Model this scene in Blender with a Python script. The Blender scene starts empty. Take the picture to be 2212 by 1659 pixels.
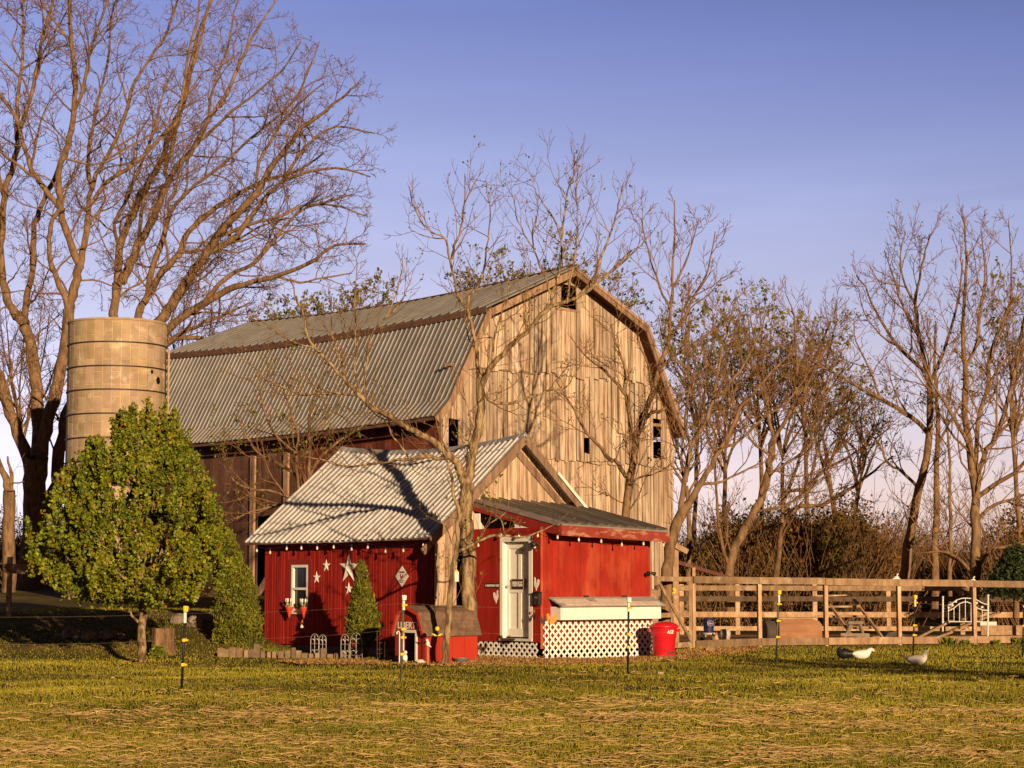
import bpy, math, random
import numpy as np
from mathutils import Vector as V
R = math.radians
rnd = random.Random(7)
nr = np.random.default_rng(11)
sc = bpy.context.scene
col = sc.collection

# ---------------------------------------------------------------- camera
F, HOR, EYE = 4311.0, 1268.0, 1.4          # focal length and horizon row measured on the 2212 x 1659 photograph
TH = math.atan((HOR - 829.5) / F)
CAM = V((0, 0, EYE))
cam = bpy.data.cameras.new('camera'); cam.lens = F / 2212 * 36; cam.sensor_width = 36; cam.clip_end = 2000
camo = bpy.data.objects.new('camera', cam); col.objects.link(camo)
camo.location = CAM; camo.rotation_euler = (math.pi / 2 + TH, 0, 0); sc.camera = camo

def ray(px, py):
    s = (829.5 - py) / F
    return V(((px - 1106) / F, math.cos(TH) - s * math.sin(TH), math.sin(TH) + s * math.cos(TH)))
def at(px, py, Y):
    d = ray(px, py); return CAM + d * (Y / d.y)
def onplane(px, py, P, n):
    d = ray(px, py); return CAM + d * ((P - CAM).dot(n) / d.dot(n))
def smooth(a, b, x):
    t = min(1, max(0, (x - a) / (b - a))); return t * t * (3 - 2 * t)
def terr(x, y):
    w = smooth(-3.6, -7.2, x)
    return w * (smooth(38.5, 47, y) * .85 + smooth(47, 75, y) * .5) + (.03 * math.sin(x * .55 + 1) * math.sin(y * .4) + .022 * math.sin(x * 1.1 + 2.3 * math.sin(y * .31)) * math.sin(y * 1.25 + 1.1 * math.sin(x * .6)) + .014 * math.sin(y * 2.6 + math.sin(x * .9) * 2) * math.sin(x * 1.7 + y * .4)) * smooth(12, 15, y) * smooth(41, 35, y)
def gnd(px, py):
    d = ray(px, py); t = 5.0
    for _ in range(4000):
        p = CAM + d * t
        if p.z <= terr(p.x, p.y) or t > 300: break
        t += .02
    return V((p.x, p.y, terr(p.x, p.y)))
def onground(px, Y):
    x = (px - 1106) / F * Y * 1.0
    return V((x, Y, terr(x, Y)))

# ---------------------------------------------------------------- objects
ORG = {}
def setp(o, label=None, cat=None, group=None, kind=None):
    for k, v in (('label', label), ('category', cat), ('group', group), ('kind', kind)):
        if v: o[k] = v
    return o
def thing(name, label, cat, loc=(0, 0, 0), group=None):
    o = bpy.data.objects.new(name, None); col.objects.link(o)
    o.location = loc; o.empty_display_size = .2; ORG[o.name] = V(loc)
    return setp(o, label, cat, group)
def link(name, me, mat, parent=None, smoothf=False):
    o = bpy.data.objects.new(name, me); col.objects.link(o)
    if mat: me.materials.append(mat)
    if parent is not None:
        o.parent = parent; ORG[o.name] = ORG[parent.name]
    else: ORG[o.name] = V((0, 0, 0))
    if smoothf: me.polygons.foreach_set('use_smooth', np.ones(len(me.polygons), bool))
    return o
def copy_tree(o, parent=None):
    c = o.copy(); col.objects.link(c); ORG[c.name] = ORG[o.name]
    if parent is not None: c.parent = parent
    for ch in [x for x in col.objects if x.parent == o]: copy_tree(ch, c)
    return c

class MB:
    """collects plain shapes and links them as one mesh"""
    def __init__(s): s.v = []; s.f = []; s.t = []
    def add(s, vs, fs, t=1.0):
        b = len(s.v); s.v += [tuple(p) for p in vs]
        s.f += [tuple(i + b for i in f) for f in fs]
        if not isinstance(t, tuple): t = (t, t, t)
        s.t += [t] * len(vs)
    def par(s, o, a, b, c, t=1.0):                      # parallelepiped from a corner and three edges
        o, a, b, c = V(o), V(a), V(b), V(c)
        if a.cross(b).dot(c) < 0: a, b = b, a
        s.add([o, o + a, o + a + b, o + b, o + c, o + a + c, o + a + b + c, o + b + c],
              [(3, 2, 1, 0), (4, 5, 6, 7), (0, 1, 5, 4), (1, 2, 6, 5), (2, 3, 7, 6), (3, 0, 4, 7)], t)
    def box(s, c, sx, sy, sz, t=1.0, rz=0):             # centre of the base
        a = V((math.cos(rz), math.sin(rz), 0)); b = V((-a.y, a.x, 0)); c = V(c)
        s.par(c - a * sx / 2 - b * sy / 2, a * sx, b * sy, V((0, 0, sz)), t)
    def bar(s, p, q, w, h, side=None, t=1.0):           # beam from p to q; w along side, h across
        p, q = V(p), V(q); d = (q - p)
        side = V(side) if side is not None else d.cross(V((0, 0, 1)))
        if side.length < 1e-6: side = V((1, 0, 0))
        side = (side - d.normalized() * side.dot(d.normalized())).normalized(); up = side.cross(d).normalized()
        s.par(p - side * w / 2 - up * h / 2, side * w, up * h, d, t)
    def tube(s, pts, r, k=6, t=1.0, cap=True):
        pts = [V(p) for p in pts]; n = len(pts)
        rr = [r] * n if not hasattr(r, '__len__') else list(r)
        vs = []; fs = []; prev = None
        for i, p in enumerate(pts):
            d = (pts[min(i + 1, n - 1)] - pts[max(i - 1, 0)]).normalized()
            a = prev - d * prev.dot(d) if prev is not None else d.orthogonal()
            a.normalize(); prev = a; b = d.cross(a)
            for j in range(k):
                w = 2 * math.pi * j / k; vs.append(p + (a * math.cos(w) + b * math.sin(w)) * rr[i])
        for i in range(n - 1):
            for j in range(k):
                fs.append((i * k + j, i * k + (j + 1) % k, (i + 1) * k + (j + 1) % k, (i + 1) * k + j))
        if cap: fs += [tuple(range(k))[::-1], tuple(range((n - 1) * k, n * k))]
        s.add(vs, fs, t)
    def prism(s, poly, ext, t=1.0):                     # planar polygon pushed along ext
        n = len(poly); e = V(ext); p = [V(q) for q in poly]
        s.add(p + [q + e for q in p], [tuple(range(n))[::-1], tuple(range(n, 2 * n))] + [(i, (i + 1) % n, n + (i + 1) % n, n + i) for i in range(n)], t)
    def poly(s, pts, t=1.0): s.add(pts, [tuple(range(len(pts)))], t)
    def lathe(s, o, prof, k=24, axis=None, t=1.0):
        o = V(o); ax = V(axis).normalized() if axis is not None else V((0, 0, 1)); a = ax.orthogonal().normalized(); b = ax.cross(a)
        vs = []; fs = []; n = len(prof)
        for r, z in prof:
            for j in range(k):
                w = 2 * math.pi * j / k; vs.append(o + ax * z + (a * math.cos(w) + b * math.sin(w)) * r)
        for i in range(n - 1):
            for j in range(k): fs.append((i * k + j, i * k + (j + 1) % k, (i + 1) * k + (j + 1) % k, (i + 1) * k + j))
        fs += [tuple(range(k))[::-1], tuple(range((n - 1) * k, n * k))]
        s.add(vs, fs, t)
    def ball(s, c, rx, ry, rz, k=10, m=7, t=1.0, jit=0):
        c = V(c); vs = []; fs = []
        for i in range(m + 1):
            ph = math.pi * i / m
            for j in range(k):
                w = 2 * math.pi * j / k; g = 1 + jit * (rnd.random() - .5)
                vs.append(c + V((rx * math.sin(ph) * math.cos(w) * g, ry * math.sin(ph) * math.sin(w) * g, rz * math.cos(ph) * g)))
        for i in range(m):
            for j in range(k): fs.append((i * k + j, (i + 1) * k + j, (i + 1) * k + (j + 1) % k, i * k + (j + 1) % k))
        s.add(vs, fs, t)
    def build(s, name, mat, parent=None, smoothf=False):
        g = ORG[parent.name] if parent is not None else V((0, 0, 0))
        me = bpy.data.meshes.new(name)
        me.from_pydata([(p[0] - g.x, p[1] - g.y, p[2] - g.z) for p in s.v], [], s.f)
        a = me.attributes.new('tint', 'FLOAT_COLOR', 'POINT')
        a.data.foreach_set('color', np.array([(x[0], x[1], x[2], 1) for x in s.t], 'f').ravel())
        me.update()
        return link(name, me, mat, parent, smoothf)

def bulk(name, verts, faces, tint, mat, parent=None, smoothf=False):
    """verts (n,3), faces (m,k) arrays of one face size -> one mesh, quickly"""
    g = ORG[parent.name] if parent is not None else V((0, 0, 0))
    me = bpy.data.meshes.new(name); n = len(verts); m, k = faces.shape
    me.vertices.add(n); me.vertices.foreach_set('co', (np.asarray(verts, 'f') - np.array(g, 'f')).ravel())
    me.loops.add(m * k); me.loops.foreach_set('vertex_index', faces.astype('i').ravel())
    me.polygons.add(m); me.polygons.foreach_set('loop_start', np.arange(0, m * k, k, dtype='i'))
    a = me.attributes.new('tint', 'FLOAT_COLOR', 'POINT')
    tt = np.ones((n, 4), 'f'); tt[:, :3] = tint; a.data.foreach_set('color', tt.ravel())
    me.update(calc_edges=True)
    return link(name, me, mat, parent, smoothf)

# ---------------------------------------------------------------- materials
def mat(name, c1, c2=None, scale=4, stretch=(1, 1, 1), rough=.8, metal=0, bump=.0, bscale=None, lo=.35, hi=.65, c3=None, scale3=1.2, t3=(.55, .7), st3=(1, 1, 1), trans=0, spec=.3, detail=6):
    m = bpy.data.materials.new(name); m.use_nodes = True; nt = m.node_tree; N = nt.nodes; L = nt.links
    b = N['Principled BSDF']; b.inputs['Roughness'].default_value = rough; b.inputs['Metallic'].default_value = metal
    b.inputs['Specular IOR Level'].default_value = spec
    tc = N.new('ShaderNodeTexCoord'); at_ = N.new('ShaderNodeAttribute'); at_.attribute_name = 'tint'
    def noise(sc_, st, det=detail):
        mp = N.new('ShaderNodeMapping'); mp.inputs['Scale'].default_value = st; L.new(tc.outputs['Object'], mp.inputs['Vector'])
        n = N.new('ShaderNodeTexNoise'); n.inputs['Scale'].default_value = sc_; n.inputs['Detail'].default_value = det; n.inputs['Roughness'].default_value = .62
        L.new(mp.outputs[0], n.inputs['Vector']); return n
    def ramp(n, a, z):
        r = N.new('ShaderNodeMapRange'); r.inputs[1].default_value = a; r.inputs[2].default_value = z; L.new(n.outputs['Fac'], r.inputs[0]); return r
    def mix(f, a, c, typ='MIX'):
        x = N.new('ShaderNodeMix'); x.data_type = 'RGBA'; x.blend_type = typ
        for sock, val in ((x.inputs[0], f), (x.inputs[6], a), (x.inputs[7], c)):
            if isinstance(val, (int, float)): sock.default_value = val
            elif isinstance(val, tuple): sock.default_value = val + (1,)
            else: L.new(val, sock)
        return x.outputs[2]
    out = c1
    n1 = noise(scale, stretch)
    if c2: out = mix(ramp(n1, lo, hi).outputs[0], c1, c2)
    if c3: out = mix(ramp(noise(scale3, st3, 4), t3[0], t3[1]).outputs[0], out, c3)
    out = mix(1.0, out, at_.outputs['Color'], 'MULTIPLY')
    L.new(out, b.inputs['Base Color'])
    if bump:
        bp = N.new('ShaderNodeBump'); bp.inputs['Strength'].default_value = bump; bp.inputs['Distance'].default_value = .02
        L.new((noise(bscale, stretch) if bscale else n1).outputs['Fac'], bp.inputs['Height']); L.new(bp.outputs[0], b.inputs['Normal'])
    if trans:                                             # light passing through leaves
        tr = N.new('ShaderNodeBsdfTranslucent'); L.new(out, tr.inputs['Color'])
        ms = N.new('ShaderNodeMixShader'); ms.inputs[0].default_value = trans
        L.new(b.outputs[0], ms.inputs[1]); L.new(tr.outputs[0], ms.inputs[2]); L.new(ms.outputs[0], N['Material Output'].inputs[0])
    return m
M = {}
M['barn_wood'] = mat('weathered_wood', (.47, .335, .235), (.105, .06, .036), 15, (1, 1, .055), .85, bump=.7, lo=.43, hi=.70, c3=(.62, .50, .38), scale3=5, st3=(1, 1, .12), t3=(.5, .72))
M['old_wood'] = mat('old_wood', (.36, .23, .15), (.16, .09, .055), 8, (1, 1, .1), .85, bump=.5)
M['dark_wood'] = mat('dark_board', (.16, .055, .035), (.10, .04, .028), 6, (1, 1, .1), .85, bump=.4, c3=(.2, .12, .08), scale3=2)  # dark red-brown boards
M['fence_wood'] = mat('fence_wood', (.42, .27, .16), (.23, .135, .075), 7, (1, 1, .25), .85, bump=.3, c3=(.52, .38, .26), scale3=3)
M['red_wall'] = mat('red_paint', (.33, .020, .012), (.22, .012, .008), 5, (1, 1, .15), .75, bump=.15, c3=(.40, .05, .03), scale3=7, st3=(1, 1, .1), t3=(.62, .75), spec=.15)
M['red_worn'] = mat('worn_red_paint', (.33, .026, .013), (.22, .014, .009), 3, (1, 1, .35), .75, bump=.15, c3=(.40, .07, .03), scale3=3, st3=(1, 1, .3), t3=(.46, .72), spec=.15)
M['red_peel'] = mat('peeling_red_paint', (.28, .045, .028), (.19, .025, .016), 4, (1, 1, .5), .8, bump=.2, c3=(.36, .18, .11), scale3=6, t3=(.52, .62), st3=(.4, .4, 1.5))
M['red_board'] = mat('red_fascia', (.30, .022, .015), (.22, .015, .01), 4, (1, 1, 1), .7)
M['dog_red'] = mat('dog_house_red', (.42, .035, .015), (.34, .025, .012), 3, (1, 1, .4), .6, spec=.25)
M['roof_tin'] = mat('tin_roof', (.29, .275, .27), (.215, .20, .195), 2.2, (1, 1, .5), .5, .35, c3=(.30, .27, .25), scale3=.7, spec=.4)
M['roof_bright'] = mat('bright_tin_roof', (.56, .54, .54), (.44, .42, .415), 2.5, (1, 1, 1), .5, .3, c3=(.30, .24, .20), scale3=5, t3=(.62, .8), spec=.4)
M['roof_lean'] = mat('lean_to_tin', (.34, .29, .26), (.25, .20, .17), 3, (1, 1, 1), .5, .3)
M['rust'] = mat('rust_edge', (.17, .085, .05), (.10, .05, .035), 6)
M['white'] = mat('white_paint', (.80, .77, .72), (.72, .68, .62), 5, (1, 1, .3), .6)
M['white_worn'] = mat('worn_white', (.76, .72, .66), (.56, .50, .43), 9, (1, 1, 1), .7, lo=.5, hi=.8)
M['concrete'] = mat('silo_stave', (.40, .29, .19), (.30, .215, .14), 2.2, (1, 1, 1), .9, bump=.25, bscale=14, c3=(.60, .50, .38), scale3=1.5, t3=(.56, .72))
M['block'] = mat('rough_block', (.30, .23, .17), (.2, .15, .11), 9, (1, 1, 1), .9, bump=.4)
M['brick'] = mat('edging_brick', (.25, .16, .10), (.15, .095, .06), 9, (1, 1, 1), .9, bump=.4)
M['stone'] = mat('field_stone', (.28, .22, .17), (.16, .12, .09), 7, (1, 1, 1), .9, bump=.6)
M['iron'] = mat('dark_iron', (.03, .028, .026), (.06, .04, .03), 12, rough=.6, metal=.4)
M['black'] = mat('black_plastic', (.012, .012, .014), rough=.5)
M['wire'] = mat('galvanised_wire', (.45, .43, .40), rough=.45, metal=.6)
M['darkness'] = mat('dark_interior', (.012, .010, .009), rough=1, spec=0)  # near-black colour stands in for the shade inside openings
M['bark'] = mat('grey_brown_bark', (.27, .165, .09), (.10, .06, .034), 9, (1, 1, .25), .95, bump=.9, spec=.1)
M['bark_light'] = mat('furrowed_bark', (.36, .25, .14), (.09, .055, .03), 14, (1, 1, .2), .95, bump=1.0, lo=.4, hi=.6, spec=.1)
M['twig'] = mat('twig_bark', (.24, .135, .068), (.14, .078, .042), 4, rough=.9, spec=.1)
M['twig_red'] = mat('reddish_twig', (.27, .145, .07), (.16, .085, .045), 4, rough=.9, spec=.1)
M['leaf'] = mat('maple_leaf', (.21, .225, .013), (.11, .135, .010), 1.6, rough=.55, trans=.14, spec=.3)
M['bud'] = mat('young_leaf', (.22, .20, .03), (.14, .14, .025), 3, rough=.6, trans=.3)
M['cedar'] = mat('cedar_foliage', (.19, .185, .02), (.085, .095, .012), 3, rough=.7, trans=.15, spec=.2)
M['pine'] = mat('dark_conifer', (.05, .065, .02), (.03, .045, .012), 3, rough=.7)
M['scrub'] = mat('scrub_leaf', (.20, .125, .035), (.10, .08, .02), .6, rough=.8, trans=.2)
M['grass'] = mat('grass_blade', (.30, .26, .028), (.17, .17, .018), .35, rough=.75, trans=.3, spec=.15)
M['straw'] = mat('straw', (.68, .47, .20), (.48, .31, .12), 3, rough=.7, spec=.2)
M['lawn'] = mat('lawn_soil', (.085, .078, .016), (.12, .09, .026), 1.1, rough=.95, bump=.6, bscale=9, c3=(.22, .15, .06), scale3=.55, t3=(.5, .64), spec=.05)
M['dirt'] = mat('bare_dirt', (.30, .185, .10), (.20, .115, .06), 3, rough=.95, bump=.7, bscale=14, c3=(.40, .27, .15), scale3=5, spec=.05)
M['shingle'] = mat('brown_shingle', (.19, .115, .075), (.115, .07, .048), 10, rough=.9, bump=.4, bscale=40)
M['grey_shingle'] = mat('grey_shingle', (.36, .33, .30), (.28, .26, .24), 12, rough=.9, bump=.3, bscale=50)
M['glass'] = mat('window_glass', (.015, .016, .017), (.05, .045, .035), 2.5, rough=.06, spec=.6, lo=.5, hi=.75)
M['tub_red'] = mat('red_plastic', (.60, .012, .022), (.52, .01, .018), 2, rough=.38, spec=.45)
M['pot'] = mat('red_pot', (.55, .05, .02), rough=.6)
M['yellow'] = mat('yellow_plastic', (.75, .52, .03), rough=.5)
M['flower'] = mat('petal_white', (.8, .74, .66), rough=.7)
M['orange'] = mat('orange_paint', (.62, .24, .04), rough=.5)
M['green_pole'] = mat('green_pole', (.10, .12, .07), (.06, .07, .05), 20, rough=.5)
M['blue'] = mat('navy_plastic', (.012, .016, .09), rough=.35, spec=.5)
M['milky'] = mat('milky_plastic', (.55, .49, .42), (.48, .42, .36), 6, rough=.5)
M['hen'] = mat('buff_feather', (.62, .45, .24), (.45, .30, .15), 14, rough=.9, bump=.4)
M['hen_dark'] = mat('dark_feather', (.06, .045, .035), (.03, .025, .02), 14, rough=.9, bump=.4)
M['duck'] = mat('white_feather', (.80, .76, .70), (.70, .66, .62), 16, rough=.85, bump=.3)
M['bill'] = mat('orange_bill', (.65, .33, .06), rough=.5)
M['comb'] = mat('red_comb', (.45, .03, .02), rough=.6)
M['ply'] = mat('wet_plywood', (.44, .22, .11), (.28, .13, .07), 3, (.4, 1, 2), .8, c3=(.34, .13, .07), scale3=2.5)
M['barrel'] = mat('old_barrel', (.10, .075, .055), (.06, .045, .035), 5, rough=.8)
M['lamp_glass'] = mat('clear_bulb', (.75, .66, .50), rough=.1, spec=.8)
M['far_red'] = mat('far_red_board', (.30, .035, .022), (.22, .025, .018), 1.5, (1, 1, .2), .8)
M['far_roof'] = mat('far_roof', (.14, .12, .115), (.10, .09, .085), 3, rough=.8)

# ---------------------------------------------------------------- sky and sun
SAZ, SEL = R(21.5), R(10.6)                 # sun to the right behind the camera, low
w = bpy.data.worlds.new('World'); sc.world = w; w.use_nodes = True; nt = w.node_tree
sky = nt.nodes.new('ShaderNodeTexSky'); sky.sky_type = 'NISHITA'; sky.sun_disc = False
sky.sun_elevation = SEL; sky.sun_rotation = math.pi - SAZ; sky.air_density = 1.0; sky.dust_density = 1.0; sky.ozone_density = 2.0
bg = nt.nodes['Background']; bg.inputs['Strength'].default_value = .095
hs = nt.nodes.new('ShaderNodeHueSaturation'); hs.inputs['Saturation'].default_value = 1.0
mx = nt.nodes.new('ShaderNodeMix'); mx.data_type = 'RGBA'; mx.blend_type = 'MULTIPLY'; mx.inputs[0].default_value = 1; mx.inputs[7].default_value = (1, 1, 1, 1)
tcw = nt.nodes.new('ShaderNodeTexCoord'); sep = nt.nodes.new('ShaderNodeSeparateXYZ'); nt.links.new(tcw.outputs['Generated'], sep.inputs[0])
ma = nt.nodes.new('ShaderNodeMath'); ma.operation = 'MULTIPLY_ADD'; ma.inputs[1].default_value = .10; nt.links.new(sep.outputs['X'], ma.inputs[0]); nt.links.new(sep.outputs['Z'], ma.inputs[2])
cr = nt.nodes.new('ShaderNodeValToRGB'); e = cr.color_ramp.elements      # warm haze low down, deeper blue above, dimmed overhead to weaken fill
stops = [(0.0, (1.8, 1.65, 2.95)), (.016, (1.82, 1.6, 2.75)), (.061, (1.70, 1.20, 1.62)), (.13, (1.52, 1.01, 1.22)), (.20, (1.33, .92, 1.17)), (.285, (.88, .66, 1.04)), (.42, (.22, .17, .27)), (.7, (.07, .06, .1))]
for i, (p, c) in enumerate(stops):
    q = e[i] if i < 2 else e.new(p)
    q.position = p; q.color = tuple(k / 3 for k in c) + (1,)
vm = nt.nodes.new('ShaderNodeMix'); vm.data_type = 'RGBA'; vm.blend_type = 'MULTIPLY'; vm.inputs[0].default_value = 1; vm.inputs[7].default_value = (3, 3, 3, 1)
nt.links.new(ma.outputs[0], cr.inputs[0]); nt.links.new(cr.outputs[0], vm.inputs[6]); 
mr = nt.nodes.new('ShaderNodeMapRange'); mr.inputs[1].default_value = -.6; mr.inputs[2].default_value = .5; mr.inputs[3].default_value = .10; mr.inputs[4].default_value = 1; nt.links.new(sep.outputs['Y'], mr.inputs[0])  # added dimming of the sky behind the camera, weakens its fill light
v2 = nt.nodes.new('ShaderNodeMix'); v2.data_type = 'RGBA'; v2.blend_type = 'MULTIPLY'; v2.inputs[0].default_value = 1; nt.links.new(vm.outputs[2], v2.inputs[6]); nt.links.new(mr.outputs[0], v2.inputs[7]); 
mp_ = nt.nodes.new('ShaderNodeMapping'); mp_.inputs['Scale'].default_value = (2.2, 2.2, 16); mp_.inputs['Rotation'].default_value = (0, .12, 0); nt.links.new(tcw.outputs['Generated'], mp_.inputs[0])
nz_ = nt.nodes.new('ShaderNodeTexNoise'); nz_.inputs['Scale'].default_value = 1.6; nz_.inputs['Detail'].default_value = 7; nz_.inputs['Distortion'].default_value = .6; nt.links.new(mp_.outputs[0], nz_.inputs['Vector'])
m3 = nt.nodes.new('ShaderNodeMapRange'); m3.inputs[1].default_value = .45; m3.inputs[2].default_value = .8; m3.inputs[3].default_value = .985; m3.inputs[4].default_value = 1.13; nt.links.new(nz_.outputs['Fac'], m3.inputs[0])   # thin high cloud
v4 = nt.nodes.new('ShaderNodeMix'); v4.data_type = 'RGBA'; v4.blend_type = 'MULTIPLY'; v4.inputs[0].default_value = 1; nt.links.new(v2.outputs[2], v4.inputs[6]); nt.links.new(m3.outputs[0], v4.inputs[7]); nt.links.new(v4.outputs[2], mx.inputs[7])
nt.links.new(sky.outputs[0], mx.inputs[6]); nt.links.new(mx.outputs[2], bg.inputs[0])
sd = V((math.sin(SAZ) * math.cos(SEL), -math.cos(SAZ) * math.cos(SEL), math.sin(SEL)))
sl = bpy.data.lights.new('sun', 'SUN'); sl.energy = 5.0; sl.angle = R(.5); sl.color = (1, .72, .42)
so = bpy.data.objects.new('sun', sl); col.objects.link(so); so.rotation_euler = sd.to_track_quat('Z', 'Y').to_euler()
sc.view_settings.view_transform = 'Standard'; sc.view_settings.look = 'None'; sc.view_settings.exposure = .42; sc.view_settings.gamma = 1
sc.cycles.max_bounces = 6; sc.cycles.use_denoising = True; sc.cycles.transparent_max_bounces = 8

# ---------------------------------------------------------------- ground
def make_ground():
    xs = np.unique(np.concatenate([np.linspace(-1500, -60, 14), np.linspace(-60, -16, 30), np.linspace(-16, 16, 130), np.linspace(16, 60, 30), np.linspace(60, 1500, 14)]))
    ys = np.unique(np.concatenate([np.linspace(-600, 0, 12), np.linspace(0, 13, 10), np.linspace(13, 48, 170), np.linspace(48, 60, 20), np.linspace(60, 120, 30), np.linspace(120, 1600, 16)]))
    vs = np.array([(x, y, terr(x, y)) for y in ys for x in xs]); nx, ny = len(xs), len(ys)
    i = np.arange(nx - 1)[None, :] + (np.arange(ny - 1) * nx)[:, None]; i = i.ravel()
    o = bulk('ground', vs, np.stack([i, i + 1, i + 1 + nx, i + nx], 1), 1, M['lawn'], smoothf=True); setp(o, kind='structure')
make_ground()
def dirt(name, pts, z=.012):
    mb = MB(); n = len(pts)
    c = sum((V((p[0], p[1], 0)) for p in pts), V()) / n
    ring = []
    for i in range(n):                                   # ragged outline
        a, b = V(pts[i] + (0,)), V(pts[(i + 1) % n] + (0,))
        for k in range(10):
            p = a.lerp(b, k / 10); p += (p - c).normalized() * (rnd.random() - .5) * .22; ring.append(V((p.x, p.y, terr(p.x, p.y) + z)))
    mb.poly(ring); return setp(mb.build(name, M['dirt']), kind='structure')
# ================================================================ building tools
Z = V((0, 0, 1))
def planks(mb, O, d, n, s0, s1, lo, hi, w=.18, gap=.006, th=.025, jit=.3, out=0., holes=(), tint=(1, 1, 1), wj=.3, zj=0., proud=.006, edge=0):
    """vertical boards along d from s0 to s1; lo / hi are heights (functions of s); n points outwards"""
    s = s0
    while s < s1 - .01:
        ww = min(w * (1 + wj * (rnd.random() * 2 - 1)), s1 - s)
        if s1 - s - ww < .05: ww = s1 - s
        g_ = gap * (2.6 if rnd.random() < .14 and gap > .007 else 1); a, b = s + g_ / 2, s + ww - g_ / 2
        t = 1 + jit * (rnd.random() * 2 - 1); hue = .06 * jit * 3 * (rnd.random() - .5)
        tt = (tint[0] * t, tint[1] * t * (1 + hue), tint[2] * t * (1 + 2 * hue))
        po = out + proud * rnd.random(); j = zj * rnd.random()
        segs = [(lo(a) + j, lo(b) + j, hi(a), hi(b))]
        for (h0, h1, z0, z1) in holes:
            if h0 <= (a + b) / 2 <= h1:
                new = []
                for (la, lb, ha, hb) in segs:
                    if z0 > la + .02: new.append((la, lb, min(z0 + rnd.random() * .05, ha), min(z0 + rnd.random() * .03, hb)))
                    if z1 < min(ha, hb) - .02: new.append((z1 - rnd.random() * .04, z1 - rnd.random() * .04, ha, hb))
                segs = new
        for (la, lb, ha, hb) in segs:
            p = [O + d * a + Z * la, O + d * b + Z * lb, O + d * b + Z * hb, O + d * a + Z * ha]
            p = [q + n * po for q in p]
            mb.prism(p, n * th, tt)
            if edge: p = [O + d * a + Z * la, O + d * (a + .010) + Z * la, O + d * (a + .010) + Z * ha, O + d * a + Z * ha]; mb.prism([q + n * (po + th + .0005) for q in p], n * .002, (edge, edge * 1.6, edge * 1.6))  # lighter strip painted along the board edge, stands in for sun catching it
        s += ww
def interp(pts):
    def f(x):
        if x <= pts[0][0]: return pts[0][1]
        for (a, za), (b, zb) in zip(pts, pts[1:]):
            if x <= b: return za + (zb - za) * (x - a) / (b - a)
        return pts[-1][1]
    return f
def rib_roof(name, rows, nribs, h, m, parent, prof=((0, 0), (.62, 0), (.70, 1), (.88, 1), (.96, 0)), thick=.03, wob=.006, ribt=1.0, flatj=.0):
    """ribbed metal sheet; rows run from the low edge up, each (near, far, sag)"""
    ts = []; hs = []
    for i in range(nribs):
        for a, b in prof: ts.append((i + a) / nribs); hs.append(b * h)
    ts.append(1); hs.append(0); n = len(ts); vs = []
    nrm = (V(rows[0][1]) - V(rows[0][0])).cross(V(rows[-1][0]) - V(rows[0][0])).normalized()
    if nrm.z < 0: nrm = -nrm
    for (a, b, sg) in rows:
        a, b = V(a), V(b)
        for t, q in zip(ts, hs):
            vs.append(a.lerp(b, t) + Z * (-sg * 4 * t * (1 - t) + wob * math.sin(t * 47 + a.z * 3)) + nrm * q)
    m0 = len(vs)
    for (a, b, sg) in rows:
        a, b = V(a), V(b)
        for t in ts: vs.append(a.lerp(b, t) + Z * (-sg * 4 * t * (1 - t) + wob * math.sin(t * 47 + a.z * 3)) - nrm * thick)
    fs = []; r = len(rows)
    for j in range(r - 1):
        for i in range(n - 1):
            q = (j * n + i, j * n + i + 1, (j + 1) * n + i + 1, (j + 1) * n + i); fs.append(q); fs.append(tuple(m0 + k for k in q[::-1]))
        fs.append((j * n, (j + 1) * n, m0 + (j + 1) * n, m0 + j * n)); k = n - 1
        fs.append((j * n + k, m0 + j * n + k, m0 + (j + 1) * n + k, (j + 1) * n + k))
    for i in range(n - 1):
        fs.append((i, m0 + i, m0 + i + 1, i + 1)); b = (r - 1) * n + i; fs.append((b, b + 1, m0 + b + 1, m0 + b))
    mb = MB(); mb.add(vs, fs)
    pan = [1 + flatj * (rnd.random() - .5) for _ in range(nribs // 4 + 2)]
    for i in range(m0): g = (ribt if hs[i % n] > 0 else 1.0) * pan[(i % n) // (4 * len(prof))]; mb.t[i] = (g, g, g)
    return mb.build(name, m, parent)
def lattice(mb, O, a, n, W, H, sp=.105, w=.036, th=.008):
    """crossed diagonal strips clipped to a W x H rectangle that starts at O"""
    for sgn, off in ((1, .0), (-1, th)):
        k = -H
        while k < W + H:
            # line x = k + sgn*z  (sgn 1)  or  x = k - z + ... ; param z in 0..H
            pts = []
            z0, z1 = 0., H
            x0, x1 = (k, k + H) if sgn > 0 else (k + H, k)
            def clip(xa, za, xb, zb):
                t0, t1 = 0., 1.; dx = xb - xa
                if abs(dx) > 1e-9:
                    ta, tb = (0 - xa) / dx, (W - xa) / dx
                    if ta > tb: ta, tb = tb, ta
                    t0, t1 = max(t0, ta), min(t1, tb)
                return None if t1 - t0 < .02 else ((xa + dx * t0, za + (zb - za) * t0), (xa + dx * t1, za + (zb - za) * t1))
            c = clip(x0, z0, x1, z1)
            if c:
                (xa, za), (xb, zb) = c
                mb.bar(O + a * xa + Z * za + n * (off + th / 2), O + a * xb + Z * zb + n * (off + th / 2), th, w, side=n)
            k += sp * math.sqrt(2)
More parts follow.
